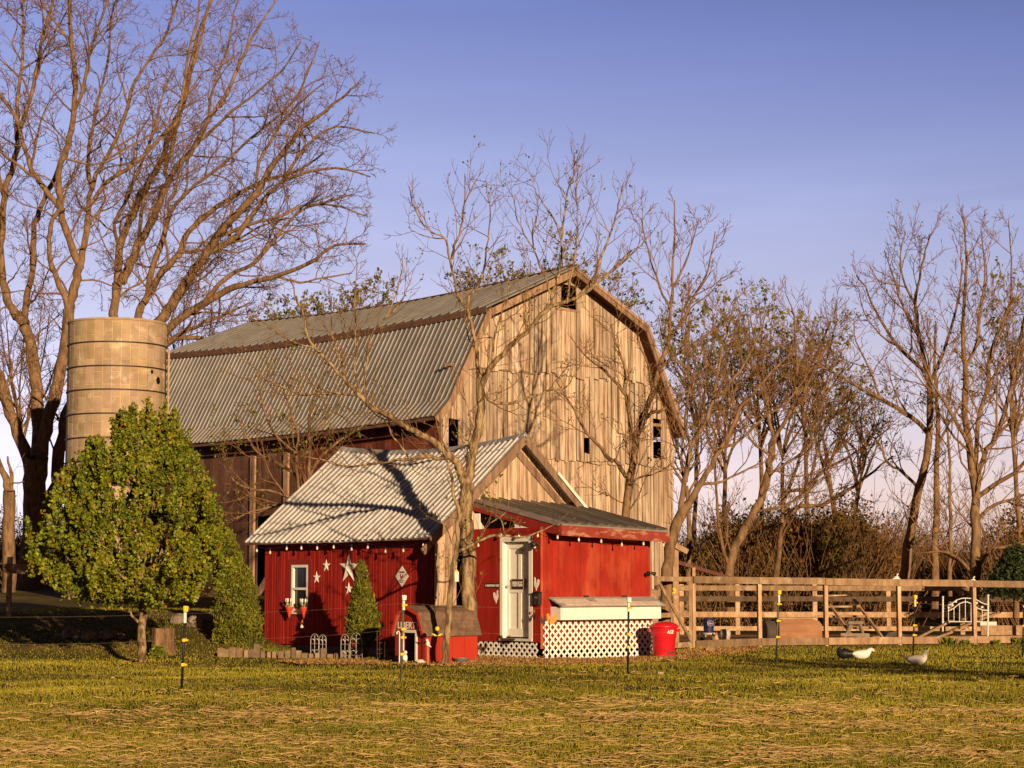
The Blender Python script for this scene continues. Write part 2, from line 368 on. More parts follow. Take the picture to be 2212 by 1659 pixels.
def lettering(name, s, P, xd, up, h, wd, m, parent, depth=.004, bold=0.):
    cu = bpy.data.curves.new(name, 'FONT'); cu.body = s; cu.extrude = .02; cu.offset = bold
    o = bpy.data.objects.new(name + '_curve', cu); col.objects.link(o)
    dg = bpy.context.evaluated_depsgraph_get(); me = bpy.data.meshes.new_from_object(o.evaluated_get(dg))
    bpy.data.objects.remove(o)
    vs = [v.co.copy() for v in me.vertices]
    x0, x1 = min(v.x for v in vs), max(v.x for v in vs); y0, y1 = min(v.y for v in vs), max(v.y for v in vs)
    nn = V(xd).cross(V(up)).normalized(); g = ORG[parent.name]
    for v, c in zip(me.vertices, vs):
        v.co = V(P) + V(xd) * ((c.x - x0) / (x1 - x0) - .5) * wd + V(up) * ((c.y - y0) / (y1 - y0) - .5) * h + nn * ((c.z / .02) * depth / 2 + depth / 2) - g
    a = me.attributes.new('tint', 'FLOAT_COLOR', 'POINT'); a.data.foreach_set('color', np.ones(len(vs) * 4, 'f'))
    return link(name, me, m, parent)

# ================================================================ barn
PB = R(42.5); UB = V((-math.sin(PB), math.cos(PB), 0)); VB = V((math.cos(PB), math.sin(PB), 0))
B0 = at(943, 897, 54.6); LB = 16.5
ov = {k: onplane(*p, B0, UB) for k, p in dict(le=(943, 897), lf=(973, 860), lk=(1057, 666), pk=(1243, 578), rk=(1398, 703), rf=(1443, 836), re=(1480, 938)).items()}
sB = lambda P: (P - B0).dot(VB)
barn = thing('barn', 'large weathered barn with a ribbed tin gambrel roof behind the red shed', 'barn', tuple(B0 + VB * 4.5 - Z * B0.z))
def far(k, px=None, py=None):
    P = ov[k] + UB * LB
    if px: Q = onplane(px, py, ov[k] + UB * LB, UB); P.z = Q.z
    return P
fpk = far('pk', 520, 697); flk = far('lk', 368, 768)
fle = onplane(411, 952, ov['le'], VB); k = (fle - ov['le']).dot(UB); fle = ov['le'].lerp(fle, LB / k)
flf = far('lf'); flf.z = fle.z + (ov['lf'].z - ov['le'].z)
up1 = (ov['pk'] - ov['lk']).normalized(); lip = ov['lk'] - up1 * .12 + Z * .10; flip = flk - up1 * .12 + Z * .10
rib_roof('lower_roof', [(ov['le'], fle, .12), (ov['lf'], flf, .13), (ov['lf'].lerp(ov['lk'], .5), flf.lerp(flk, .5), .16), (ov['lk'], flk, .18)], 74, .032, M['roof_tin'], barn, prof=((0, 0), (.76, 0), (.79, 1), (.90, 1), (.93, 0)), ribt=1.35, flatj=.12)
rib_roof('upper_roof', [(lip, flip, .18), (ov['pk'] + Z * .05, fpk + Z * .05, .25)], 40, .06, M['roof_tin'], barn, prof=((0, 0), (.78, 0), (.80, 1), (.92, 1), (.94, 0)), thick=.05, ribt=.55, flatj=.12)
rib_roof('rear_upper_roof', [(ov['rk'] + Z * .06, far('rk') + Z * .06, .18), (ov['pk'] + Z * .05, fpk + Z * .05, .25)], 42, .03, M['roof_tin'], barn)
rib_roof('rear_lower_roof', [(ov['re'], far('re'), .1), (ov['rf'], far('rf'), .1), (ov['rk'], far('rk'), .15)], 74, .03, M['roof_tin'], barn)
mb = MB(); n0 = 24
for i in range(n0):                                     # rusty edge under the upper roof
    a, b = i / n0, (i + 1) / n0; q = lambda t: lip.lerp(flip, t) - Z * (.18 * 4 * t * (1 - t) + .10)
    mb.bar(q(a), q(b), .03, .16, side=-VB)
mb.build('eave_trim', M['rust'], barn)
mb = MB()
for i in range(n0):
    a, b = i / n0, (i + 1) / n0; q = lambda t: ov['le'].lerp(fle, t) - Z * (.12 * 4 * t * (1 - t) + .08)
    mb.bar(q(a), q(b), .04, .08, side=-VB)
mb.build('eave_board', M['rust'], barn); mb = MB()
for i in range(n0):
    a, b = i / n0, (i + 1) / n0; q = lambda t: (ov['pk'] + Z * .09).lerp(fpk + Z * .09, t) - Z * (.25 * 4 * t * (1 - t))
    mb.bar(q(a), q(b), .18, .03, side=VB)
mb.build('ridge_cap', M['rust'], barn)
mb = MB(); order = ['le', 'lf', 'lk', 'pk', 'rk', 'rf', 're']
for a, b in zip(order, order[1:]):                      # boards along the gable edge
    dn = V((0, 0, -.13)); mb.bar(ov[a] + dn - UB * .02, ov[b] + dn - UB * .02, .04, .2, side=UB, t=1.1 if a in ('le', 'lf', 'lk') else .8)
for a, b in zip(order[3:], order[4:]):
    mb.bar(ov[a] - Z * .04 - UB * .045, ov[b] - Z * .04 - UB * .045, .05, .09, side=UB, t=1.25)
mb.build('rake_board', M['old_wood'], barn)
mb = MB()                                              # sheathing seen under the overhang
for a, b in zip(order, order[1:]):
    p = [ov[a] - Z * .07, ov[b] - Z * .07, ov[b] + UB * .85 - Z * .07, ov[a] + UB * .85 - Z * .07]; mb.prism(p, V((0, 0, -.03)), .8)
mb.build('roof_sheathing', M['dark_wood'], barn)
G0 = B0 + UB * .62; G0.z = 0                            # gable wall plane
s_l = (onplane(951, 940, G0, UB) - G0).dot(VB); s_r = (onplane(1452, 1000, G0, UB) - G0).dot(VB)
outl = interp([(sB(ov[k]), ov[k].z - .06) for k in order])
zt1 = onplane(1069, 801, G0, UB).z; zt2 = onplane(1250, 1000, G0, UB).z
def hole(x0, y0, x1, y1):
    a, b = onplane(x0, y1, G0, UB), onplane(x1, y0, G0, UB); return ((a - G0).dot(VB), (b - G0).dot(VB), a.z, b.z)
mb = MB()
hl = [hole(1203, 618, 1232, 668), hole(1177, 775, 1187, 800), hole(1407, 905, 1426, 992), hole(962, 905, 982, 968), hole(1261, 945, 1273, 981), hole(1333, 935, 1338, 955), hole(1354, 700, 1358, 712)]
planks(mb, G0, VB, -UB, s_l, s_r, lambda s: 0, lambda s: min(zt2 + .12, outl(s)), .2, .022, .03, .27, 0, hl, zj=0)
planks(mb, G0, VB, -UB, s_l, s_r, lambda s: zt2 - .03 + .03 * math.sin(s * 9), lambda s: min(zt1 + .12, outl(s)), .19, .022, .03, .27, .07, hl, zj=.10)
planks(mb, G0, VB, -UB, s_l + .25, s_r - .2, lambda s: zt1 - .02 + .03 * math.sin(s * 7), outl, .19, .022, .03, .27, .15, hl, zj=.12)
mb.build('gable_wall', M['barn_wood'], barn)
mb = MB(); planks(mb, G0 + UB * 1.3, VB, -UB, s_l + .1, s_r - .1, lambda s: 0, lambda s: outl(s) - .25, .5, 0., .03, .1); mb.build('dark_backing', M['darkness'], barn)  # added near-black boards that keep the gable openings dark
mb = MB()                                              # frame of the hay opening, ledge and corner post
q0, q1, qz0, qz1 = hl[0]
mb.par(G0 + VB * (q0 - .2) + Z * (qz0 - .05) - UB * .2, VB * (q1 - q0 + .4), UB * .1, Z * .06); mb.build('trim_board', M['old_wood'], barn); mb = MB()
mb.par(G0 + VB * (s_l - .02) - UB * .06, VB * .25, UB * .05, Z * (outl(s_l) - .1), 1.1); mb.build('corner_board', M['old_wood'], barn); mb = MB()
mb.par(G0 + VB * (s_l + .02) + Z * (zt1 - .0) - UB * .145, VB * 3.2, UB * .03, Z * .07, .9); mb.build('trim_board', M['old_wood'], barn); mb = MB()
q0, q1, qz0, qz1 = hl[2]; mb.par(G0 + VB * (q0 - .1) + Z * (qz1 - .25) - UB * .10, VB * (q1 - q0 + .2), UB * .03, Z * .09, 1.2)
mb.build('trim_board', M['old_wood'], barn)
S0 = G0 + VB * s_l                                      # long side wall
mb = MB(); sidehi = lambda s: ov['le'].z + (fle.z - ov['le'].z) * s / LB - .02
opening = [(7.1, 8.6, .5, 3.6), (5.6, 6.1, .5, 4.3)]
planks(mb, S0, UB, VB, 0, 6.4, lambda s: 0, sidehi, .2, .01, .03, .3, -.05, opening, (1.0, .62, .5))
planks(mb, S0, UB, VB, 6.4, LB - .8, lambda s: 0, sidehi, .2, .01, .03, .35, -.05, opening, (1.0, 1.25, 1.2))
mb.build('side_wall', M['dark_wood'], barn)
mb = MB()
for s_ in (7.0, 8.75): mb.par(S0 + UB * s_ - VB * .12, UB * .22, VB * .1, Z * (sidehi(s_) - .6), 1.25)
mb.bar(S0 + UB * 8.5 - VB * .08 + Z * 1.2, S0 + UB * 6.6 - VB * .08 + Z * 3.1, .1, .16, side=VB, t=.9)
mb.build('wall_post', M['old_wood'], barn)
mb = MB(); E1 = G0 + VB * s_r                           # the two walls that face away
planks(mb, E1, UB, VB, 0, LB - .8, lambda s: 0, lambda s: outl(s_r) - .10, .4, .002, .03, .2, 0)
G1 = G0 + UB * (LB - .8)
planks(mb, G1, VB, UB, s_l, s_r, lambda s: 0, lambda s: outl(s) - .55, .4, .002, .03, .2, 0)
mb.build('rear_wall', M['dark_wood'], barn)

# ================================================================ silo
sx = at(255, 690, 60).x; SI = V((sx, 60, terr(sx, 60))); rs = 1.455; stop = at(255, 689, 58.5).z
silo = thing('silo', 'pale concrete stave silo with iron hoops and no roof, beside the barn', 'silo', tuple(SI))
nst = 34; rowh = .74; mb = MB()
for j in range(nst):
    a0, a1 = 2 * math.pi * j / nst, 2 * math.pi * (j + 1) / nst; g = .013
    z = -rowh * (.5 if j % 2 else 0) + SI.z
    while z < stop:
        z0, z1 = max(z + .012, SI.z), min(z + rowh - .012, stop)
        if z1 > z0 + .03:
            t = 1 + .3 * (rnd.random() - .5)
            tt = (t, t * (1 + .08 * (rnd.random() - .5)), t * (1 + .2 * (rnd.random() - .5)))
            aa, bb = a0 + g / rs, a1 - g / rs; p = []
            for a in (aa, (aa + bb) / 2, bb): p.append(V((SI.x + math.cos(a) * rs, SI.y + math.sin(a) * rs, 0)))
            q = [V((SI.x + (x.x - SI.x) * (rs + .016) / rs, SI.y + (x.y - SI.y) * (rs + .016) / rs, 0)) for x in p]
            vs = [x + Z * z0 for x in q] + [x + Z * z1 for x in q] + [x + Z * z0 for x in p] + [x + Z * z1 for x in p]
            mb.add(vs, [(0, 1, 4, 3), (1, 2, 5, 4), (3, 4, 10, 9), (4, 5, 11, 10), (0, 6, 7, 1), (1, 7, 8, 2), (0, 3, 9, 6), (2, 8, 11, 5)], tt)
        z += rowh
mb.lathe((SI.x, SI.y, SI.z), [(rs, 0), (rs, stop - SI.z), (rs - .08, stop - SI.z), (rs - .08, stop - SI.z - 2)], 64, t=(1.45, 1.4, 1.3))
mb.build('wall', M['concrete'], silo)
def ring(z, r0, hh, ww):
    m_ = MB(); k = 64; vs = []
    for rr, zz in ((r0, -hh), (r0 + ww, -hh), (r0 + ww, hh), (r0, hh)):
        for j in range(k): vs.append(V((SI.x + rr * math.cos(2 * math.pi * j / k), SI.y + rr * math.sin(2 * math.pi * j / k), z + zz)))
    m_.add(vs, [(i * k + j, i * k + (j + 1) % k, ((i + 1) % 4) * k + (j + 1) % k, ((i + 1) % 4) * k + j) for i in range(4) for j in range(k)]); return m_
for y_ in (739, 791, 842, 894, 946, 998, 1050, 1102, 1154): ring(at(255, y_ - 2, 58.5).z, rs + .015, .018, .03).build('hoop', M['iron'], silo)
ring(stop + .03, rs - .09, .03, .13).build('rim', M['concrete'], silo)
mb = MB(); cz = at(363, 780, 59.6); mb.par(cz - Z * 2.6, V((.05, .02, 0)), V((-.02, .04, 0)), Z * 3.0); mb.build('pipe', M['concrete'], silo)
for (px, py, r_) in ((328, 803, .05), (341, 822, .09)):        # broken stave holes, the shade inside drawn as flat dark patches
    mb = MB()
    d = ray(px, py); o_ = CAM - V((SI.x, SI.y, 0)); a = d.x**2 + d.y**2; b = 2 * (o_.x * d.x + o_.y * d.y); c = o_.x**2 + o_.y**2 - (rs + .022)**2
    t = (-b - math.sqrt(b * b - 4 * a * c)) / (2 * a); P = CAM + d * t; nn = V((P.x - SI.x, P.y - SI.y, 0)).normalized(); tt_ = nn.cross(Z)
    mb.prism([P + tt_ * r_ * math.cos(i * .9) * (1 + .4 * math.sin(i * 5)) + Z * 1.4 * r_ * math.sin(i * .9) for i in range(7)], nn * .004)
    mb.build('hole', M['darkness'], silo)

# ================================================================ shed with lean-to
PS = R(43); U = V((-math.sin(PS), math.cos(PS), 0)); W_ = V((math.cos(PS), math.sin(PS), 0))
N0 = V(((938 - 1106) / F * 39.7, 39.7, 0))
FARW = onplane(572, 1390, N0, W_); LW = (FARW - N0).dot(U)
Pg = N0 - U * .3
le = onplane(932, 1159, Pg, U); pk = onplane(1135, 938, Pg, U)
lef = onplane(528, 1172, le, W_); rf = onplane(738, 968, pk, W_)
sS = lambda P: (P - N0).dot(W_)
halfw = sS(pk) - sS(le); re_ = le + W_ * 2 * halfw; ref = lef + W_ * 2 * halfw
shed = thing('shed', 'red shed with a bright tin gable roof and lean-to, before the barn', 'shed', tuple(N0 + W_ * sS(pk)))
rib_roof('roof', [(le, lef, .05), (le.lerp(pk, .5), lef.lerp(rf, .5), .12), (pk, rf, .2)], 34, .032, M['roof_bright'], shed, prof=((0, 0), (.66, 0), (.70, 1), (.88, 1), (.92, 0)), thick=.02, ribt=1.15, flatj=.15)
rib_roof('rear_roof', [(re_, ref, .03), (pk + Z * .005, rf + Z * .005, .2)], 34, .024, M['roof_bright'], shed, thick=.02)
mb = MB(); sl1 = (le - pk).normalized(); sl2 = (re_ - pk).normalized()
for i in range(20):
    a, b = i / 20, (i + 1) / 20; q = lambda t: pk.lerp(rf, t) + Z * (.03 - .2 * 4 * t * (1 - t))
    mb.add([q(a) + sl1 * .14, q(a), q(a) + sl2 * .14, q(b) + sl1 * .14, q(b), q(b) + sl2 * .14] + [p + Z * .012 for p in (q(a) + sl1 * .14, q(a), q(a) + sl2 * .14, q(b) + sl1 * .14, q(b), q(b) + sl2 * .14)], [(0, 1, 4, 3), (1, 2, 5, 4), (6, 9, 10, 7), (7, 10, 11, 8), (0, 3, 9, 6), (2, 8, 11, 5), (0, 6, 7, 1), (1, 7, 8, 2), (3, 4, 10, 9), (4, 5, 11, 10)], (.8, .8, .85))
mb.build('ridge_cap', M['roof_bright'], shed)
zwall = le.z + .02; zbase = onplane(572, 1390, N0, W_).z; zb0 = .18
mb = MB(); wz = lambda x, y: onplane(x, y, N0, W_)
wA, wB = wz(631, 1322), wz(668, 1220); swin = sorted([(wA - N0).dot(U), (wB - N0).dot(U)]); zwin = (wA.z, wB.z)
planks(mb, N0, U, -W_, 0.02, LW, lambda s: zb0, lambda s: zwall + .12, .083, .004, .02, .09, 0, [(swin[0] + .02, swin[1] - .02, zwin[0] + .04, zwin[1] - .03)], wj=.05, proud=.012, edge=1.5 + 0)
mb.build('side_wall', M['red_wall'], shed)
mb = MB(); mb.par(N0 + W_ * .03 - Z * .1, U * LW, W_ * .2, Z * (zb0 + .09)); mb.par(N0 + W_ * .25 - Z * .1, W_ * (halfw * 2 - .8), U * .2, Z * .2); mb.build('foundation', M['block'], shed)
gout = interp([(sS(le), le.z - .05), (sS(pk), pk.z - .05), (sS(re_), re_.z - .05)])
K = V(((1168 - 1106) / F * 38.85, 38.85, 0)); sk = sS(K)
mb = MB()
sd0 = (onplane(982, 1200, N0, U) - N0).dot(W_); sd1 = (onplane(1001, 1200, N0, U) - N0).dot(W_)
planks(mb, N0, W_, -U, 0.0, sS(re_) - .3, lambda s: .1, gout, .13, .008, .022, .13, 0, [(sd0, sd1, .1, 2.35)], (1.08, 1.05, 1.0), zj=0)
mb.build('gable_wall', M['barn_wood'], shed)
mb = MB()
for P, d in ((le, pk), (re_, pk)):
    mb.bar(P - Z * .10 - U * .0, d - Z * .10, .03, .16, side=U, t=.85)
    mb.bar(P - Z * .30 + U * .26, d - Z * .34 + U * .26, .03, .15, side=U, t=.75)
mb.build('rake_board', M['old_wood'], shed)
mb = MB(); mb.bar(re_ - Z * .01 - U * .05, pk.lerp(re_, .35) - Z * .01 - U * .05, .02, .06, side=U); mb.build('flashing', M['white_worn'], shed)
mb = MB()
planks(mb, N0 + U * LW, W_, U, 0, 2 * halfw - .6, lambda s: .1, gout, .3, .002, .02, .1)
planks(mb, N0 + W_ * (2 * halfw - .6), U, W_, 0, LW, lambda s: .1, lambda s: zwall + .1, .3, .002, .02, .1)
mb.build('rear_wall', M['dark_wood'], shed)
mb = MB(); mb.par(N0 - W_ * .02 + Z * (zwall - .06), U * (LW + .2), W_ * .02, Z * .1); mb.par(le - Z * .06 + W_ * .02, (lef - le), W_ * .02, Z * .05); mb.build('eave_board', M['dark_wood'], shed)

# lean-to walls
gd = (N0 - K).dot(U)                                    # how far the lean-to stands out from the gable
KE = onplane(1405, 1418, K, U); LF = (KE - K).dot(W_); KE = K + W_ * LF
H0 = onplane(1021, 1077, N0 - U * .0, U); H1 = onplane(1248, 1090, N0, U)
Pf = K - U * .42; L0 = onplane(1210, 1131, Pf, U); L1 = onplane(1443, 1147, Pf, U)
ext = (L0 - H0); H1 = L1 - (L1 - L0).length * 0 * U - ext; H1 = L1 - ext
rib_roof('lean_to_roof', [(L0, L1, .0), (H0, H1, .0)], 11, .06, M['roof_lean'], shed, prof=((0, 0), (.66, 0), (.69, 1), (.93, 1), (.96, 0)), thick=.02, ribt=.28)
dz_top = onplane(1100, 1141, K, W_).z; dz_bot = onplane(1100, 1386, K, W_).z
dx = lambda x, y=1270: onplane(x, y, K, W_)
du = lambda x: (dx(x) - K).dot(U)
dl, dr = du(1082.5), du(1152.5); dtop, dbot = dx(1117, 1157).z, dx(1117, 1379).z
mb = MB(); planks(mb, K, U, -W_, .0, gd - .0, lambda s: dz_bot, lambda s: dz_top, .12, .004, .02, .08, 0, [(dr + .02, dl - .02, dbot - .06, dtop - .03)], wj=.05)
mb.build('door_wall', M['red_wall'], shed)
fz_top = L0.z - .28; fz_bot = dz_bot - .12
rp = [(onplane(1168, 1160, K, U)).z, 0]
mb = MB(); planks(mb, K, W_, -U, .0, LF, lambda s: fz_bot, lambda s: rp[0] + .12, .15, .003, .02, .07, 0, wj=.1)
mb.build('front_wall', M['red_worn'], shed)
mb = MB(); mb.par(K - U * .025 - W_ * .025 + Z * fz_bot, W_ * .06, U * .02, Z * (rp[0] + .1 - fz_bot), (1.4, 2.2, 2)); mb.build('corner_trim', M['red_worn'], shed)
mb = MB()
mb.par(KE, U * gd, -W_ * .03, Z * (rp[0] + .1)); mb.par(K + U * .05 + W_ * .05, W_ * (LF - .1), U * (gd - .1), Z * .04, .5)
mb.build('end_wall', M['dark_wood'], shed)
mb = MB(); a, b = H0 - Z * .13 - W_ * .01, L0 - Z * .13 - W_ * .01
mb.bar(a, b, .03, .2, side=W_); mb.build('rake_fascia', M['red_board'], shed)
mb = MB(); mb.bar(L0 - Z * .13 - U * .02, L1 - Z * .13 - U * .02, .04, .2, side=U); mb.build('front_fascia', M['red_peel'], shed)
mb = MB(); gz = dx(1085, 1120)                          # open strip and filler board above the door wall
mb.par(K + U * .1 + Z * dz_top + W_ * .1, U * .75, W_ * .02, Z * .17, 1.2); mb.build('filler_board', M['white_worn'], shed); mb = MB(); mb.par(K + U * (gd - .22) + Z * dz_top + W_ * .06, U * .18, W_ * .02, Z * .32, 1.1)
mb.build('filler_board', M['white_worn'], shed)
mb = MB()
for t in (.0, .33, .66, 1.0):
    p = L0.lerp(L1, t) - Z * .1 + U * .03; q = H0.lerp(H1, t) - Z * .1 - U * .03; mb.bar(p, q, .05, .12, t=.6)
mb.par(K + U * .02 + W_ * .02 + Z * rp[0], W_ * (LF - .04), U * .04, Z * .2, .5)
mb.build('rafter', M['old_wood'], shed)
mb = MB(); mb.bar(H0 - Z * .02 - W_ * .03, L0 - Z * .02 - W_ * .03, .03, .05, side=W_); mb.bar(L0 - U * .03 - Z * .015, L1 - U * .03 - Z * .015, .03, .03, side=U); mb.build('drip_edge', M['roof_lean'], shed)
# door: casing, leaf with four panels, handle
door = MB(); rec = W_ * .10
door.par(K + U * (dr + .07) + Z * (dbot + .02) + rec, U * (dl - dr - .12), W_ * .03, Z * (dtop - dbot - .14))
dob = door.build('door', M['white'], shed)
mb = MB(); cw = .10
mb.par(K + U * dr + Z * dbot - W_ * .035, U * cw, W_ * .03, Z * (dtop - dbot)); mb.par(K + U * (dl - cw * .8) + Z * dbot - W_ * .035, U * cw * .8, W_ * .03, Z * (dtop - dbot))
mb.par(K + U * (dr + cw) + Z * (dtop - .12) - W_ * .033, U * (dl - dr - 1.8 * cw), W_ * .03, Z * .118)
mb.par(K + U * (dl - cw * .8 + .0) + Z * dbot, U * .04, W_ * .1, Z * (dtop - dbot - .1)); mb.par(K + U * (dr + .04) + Z * dbot, U * .04, W_ * .1, Z * (dtop - dbot - .1))
mb.par(K + U * dr + Z * (dbot - .05) - W_ * .06, U * (dl - dr), W_ * .16, Z * .048, .8)
mb.build('door_frame', M['white'], dob)
mb = MB(); ds0, ds1 = dr + .08, dl - .07; zz0, zz1 = dbot + .03, dtop - .13; st = .085; P_ = K + rec - W_ * .028; mid = (ds0 + ds1) / 2; zr = zz0 + (zz1 - zz0) * .52
for s_ in (ds0, mid - st / 2, ds1 - st): mb.par(P_ + U * s_ + Z * zz0, U * st, W_ * .027, Z * (zz1 - zz0))
for z_, hh in ((zz0, .16), (zr - .1, .2), (zz1 - .12, .12)):
    for a_, b_ in ((ds0 + st, mid - st / 2), (mid + st / 2, ds1 - st)): mb.par(P_ + U * a_ + Z * z_, U * (b_ - a_), W_ * .027, Z * hh)
mb.build('door_panel', M['white'], dob)
mb = MB(); hp = dx(1093.5, 1267) ; mb.ball(hp + W_ * .03, .03, .03, .03); mb.tube([hp + W_ * .03, hp + W_ * .1], .012); mb.build('handle', M['wire'], dob)
# window
mb = MB(); s0_, s1_ = swin; z0_, z1_ = zwin; fw = .055
for a_, b_, c_, d_ in ((s0_, s0_ + fw, z0_, z1_), (s1_ - fw, s1_, z0_, z1_), (s0_ + fw, s1_ - fw, z0_, z0_ + .07), (s0_ + fw, s1_ - fw, z1_ - fw, z1_), (s0_ + fw, s1_ - fw, (z0_ + z1_) / 2 - .03, (z0_ + z1_) / 2 + .02)):
    mb.par(N0 + U * a_ + Z * c_ - W_ * .035, U * (b_ - a_), W_ * .06, Z * (d_ - c_))
win = mb.build('window', M['white'], shed)
mb = MB(); mb.par(N0 + U * (s0_ + .01) + Z * (z0_ + .01) + W_ * .03, U * (s1_ - s0_ - .02), W_ * .008, Z * (z1_ - z0_ - .02)); mb.build('pane', M['glass'], win)
mb = MB(); mb.par(N0 + U * (s0_ - .04) + Z * (z0_ - .04) - W_ * .08, U * (s1_ - s0_ + .08), W_ * .06, Z * .035); mb.build('sill', M['white_worn'], win)
mb = MB(); cs = .12
for a_, b_, c_, d_ in ((s0_ - cs, s0_, z0_ - .17, z1_ + cs), (s1_, s1_ + cs, z0_ - .17, z1_ + cs), (s0_, s1_, z1_, z1_ + cs), (s0_, s1_, z0_ - .17, z0_ - .045)):
    mb.par(N0 + U * a_ + Z * c_ - W_ * .033, U * (b_ - a_), W_ * .02, Z * (d_ - c_), .95)
mb.build('window_casing', M['red_board'], win)
# lattice skirts and nest box
mb = MB(); ltop = dz_bot - .01; lattice(mb, K - W_ * .03 + U * .05 + Z * .03, U, -W_, gd - .1, ltop - .04); mb.build('lattice_skirt', M['white'], shed)
mb = MB(); nb_bot = onplane(1300, 1338, K - U * .3, U).z; lattice(mb, K - U * .05 + Z * .0, W_, -U, LF, nb_bot - .005, .112, .04)
mb.build('lattice_front', M['white'], shed)
mb = MB(); nd = .30; ns0 = .24; nb_top = onplane(1300, 1310, K - U * .3, U).z
mb.par(K - U * (nd + .002) + W_ * ns0 + Z * nb_bot, W_ * (LF - ns0), U * nd, Z * (nb_top - nb_bot))
nest = mb.build('nest_box', M['white'], shed)
mb = MB(); A_ = K + W_ * (ns0 - .06) - U * .03 + Z * (nb_top + .16); B_ = K + W_ * (ns0 - .06) - U * (nd + .09) + Z * (nb_top + .0); ll = W_ * (LF - ns0 + .1)
nn_ = (B_ - A_).cross(ll).normalized(); nn_ = nn_ if nn_.z > 0 else -nn_
mb.par(A_, ll, B_ - A_, nn_ * .03)
tabs = 13
for r_ in range(2):
    for i in range(tabs):
        a_ = (i + .5 * r_) / tabs
        if a_ + 1 / tabs > 1.02: continue
        t0, t1 = (.25, .66) if r_ == 0 else (.62, 1.0)
        if r_ == 0 and (i in (4, 9, 10, 11, 12)): continue
        p0 = A_ + (B_ - A_) * t0 + ll * (a_ + .002) + nn_ * .031; tt = 1.7 * (1 + .1 * (rnd.random() - .5))
        mb.par(p0, ll * (1 / tabs - .004), (B_ - A_) * (t1 - t0), nn_ * (.006 + .004 * r_), (tt * 1.1, tt, tt * .95))
mb.build('nest_box_lid', M['grey_shingle'], nest)
for x_ in (1258, 1340): mb = MB(); mb.par(onplane(x_, 1290, K, U) - U * .06, W_ * .13, U * .04, Z * .035); mb.build('hinge', M['iron'], nest)

# ================================================================ dog house
D0 = V(((920.5 - 1106) / F * 36.4, 36.4, .05)); dw, dd = .86, 1.27
dog = thing('dog_house', 'small red dog house lettered LIBERTY with a brown shingled barn-shaped roof', 'dog house', tuple(D0 + U * dw / 2))
prof_ = [(0, .50), (.14, .86), (dw / 2, .97), (dw - .14, .86), (dw, .50)]
mb = MB(); dwo = (.27, .60, 0, .52)                      # doorway: s from, to, z from, to
def dpoly(pts): return [D0 + U * a + Z * b for a, b in pts]
mb.prism(dpoly([(0, 0), (dwo[0], 0), (dwo[0], dwo[3]), (dw / 2, dwo[3]), (dw / 2, .97), (.14, .86), (0, .5)]), W_ * .02, .8)
mb.prism(dpoly([(dwo[1], 0), (dw, 0), (dw, .5), (dw - .14, .86), (dw / 2, .97), (dw / 2, dwo[3]), (dwo[1], dwo[3])]), W_ * .02, .8)
for i in range(4): mb.par(D0 + W_ * (.02 + i * (dd - .02) / 4 + .002) , W_ * ((dd - .02) / 4 - .006), U * .02, Z * .52, 1 + .06 * (i % 2))
mb.par(D0 + U * (dw - .02) + W_ * .02, W_ * (dd - .02), U * .02, Z * .52); mb.prism([p + W_ * (dd - .02) for p in dpoly([(0.02, 0), (dw - .02, 0), (dw - .02, .5), (dw - .14, .84), (dw / 2, .95), (.14, .84), (.02, .5)])], W_ * .02)
mb.build('wall', M['dog_red'], dog)
mb = MB()
for i, ((a0, b0), (a1, b1)) in enumerate(zip(prof_, prof_[1:])):
    e0 = V((0, 0, 0)); p = D0 + U * a0 + Z * (b0 + .015) - W_ * .07; q = D0 + U * a1 + Z * (b1 + .015) - W_ * .07
    if i == 0: p -= (q - p) * .18
    if i == 3: q += (q - p) * .18
    nn_ = (q - p).cross(W_).normalized(); nn_ = nn_ if nn_.z > 0 else -nn_
    mb.par(p, W_ * (dd + .14), q - p, nn_ * .02)
    nrow = 3 if i in (0, 3) else 2
    for r_ in range(nrow):
        for c_ in range(5):
            a_ = (c_ + (.5 if r_ % 2 else 0)) / 5
            ww = min(.2, 1 - a_); t = 1 + .45 * (rnd.random() - .5)
            if i > 1: f0, f1 = r_ / nrow, (r_ + 1) / nrow
            else: f0, f1 = r_ / nrow, (r_ + 1) / nrow
            mb.par(p + (q - p) * f0 + W_ * (dd + .14) * a_ + nn_ * .021, W_ * ((dd + .14) * ww - .006), (q - p) * (f1 - f0 - .03), nn_ * (.006 + .005 * rnd.random()), t)
mb.build('roof', M['shingle'], dog)
mb = MB()
for (a0, b0), (a1, b1) in zip(prof_, prof_[1:]): mb.bar(D0 + U * a0 + Z * (b0 - .005) - W_ * .08, D0 + U * a1 + Z * (b1 - .005) - W_ * .08, .02, .05, side=W_, t=1.2)
mb.build('roof_trim', M['dog_red'], dog)
mb = MB(); a_, b_, c_, d_ = dwo
for x0, x1, z0, z1 in ((a_ - .05, a_, c_, d_ + .05), (b_, b_ + .05, c_, d_ + .05), (a_, b_, d_, d_ + .05)): mb.par(D0 + U * x0 + Z * z0 - W_ * .022, U * (x1 - x0), W_ * .02, Z * (z1 - z0))
mb.build('doorway_trim', M['white_worn'], dog)
lettering('lettering', 'LIBERTY', D0 + U * .47 + Z * .655 - W_ * .002, -U, Z + U * .0, .12, .62, M['white'], dog, bold=.012)
mb = MB(); mb.par(D0 + U * .03 + W_ * .4 - Z * .11, W_ * .75, U * .25, Z * .105); mb.par(D0 + U * .5 + W_ * .1 - Z * .11, W_ * .3, U * .25, Z * .105); mb.build('footing', M['block'], dog)
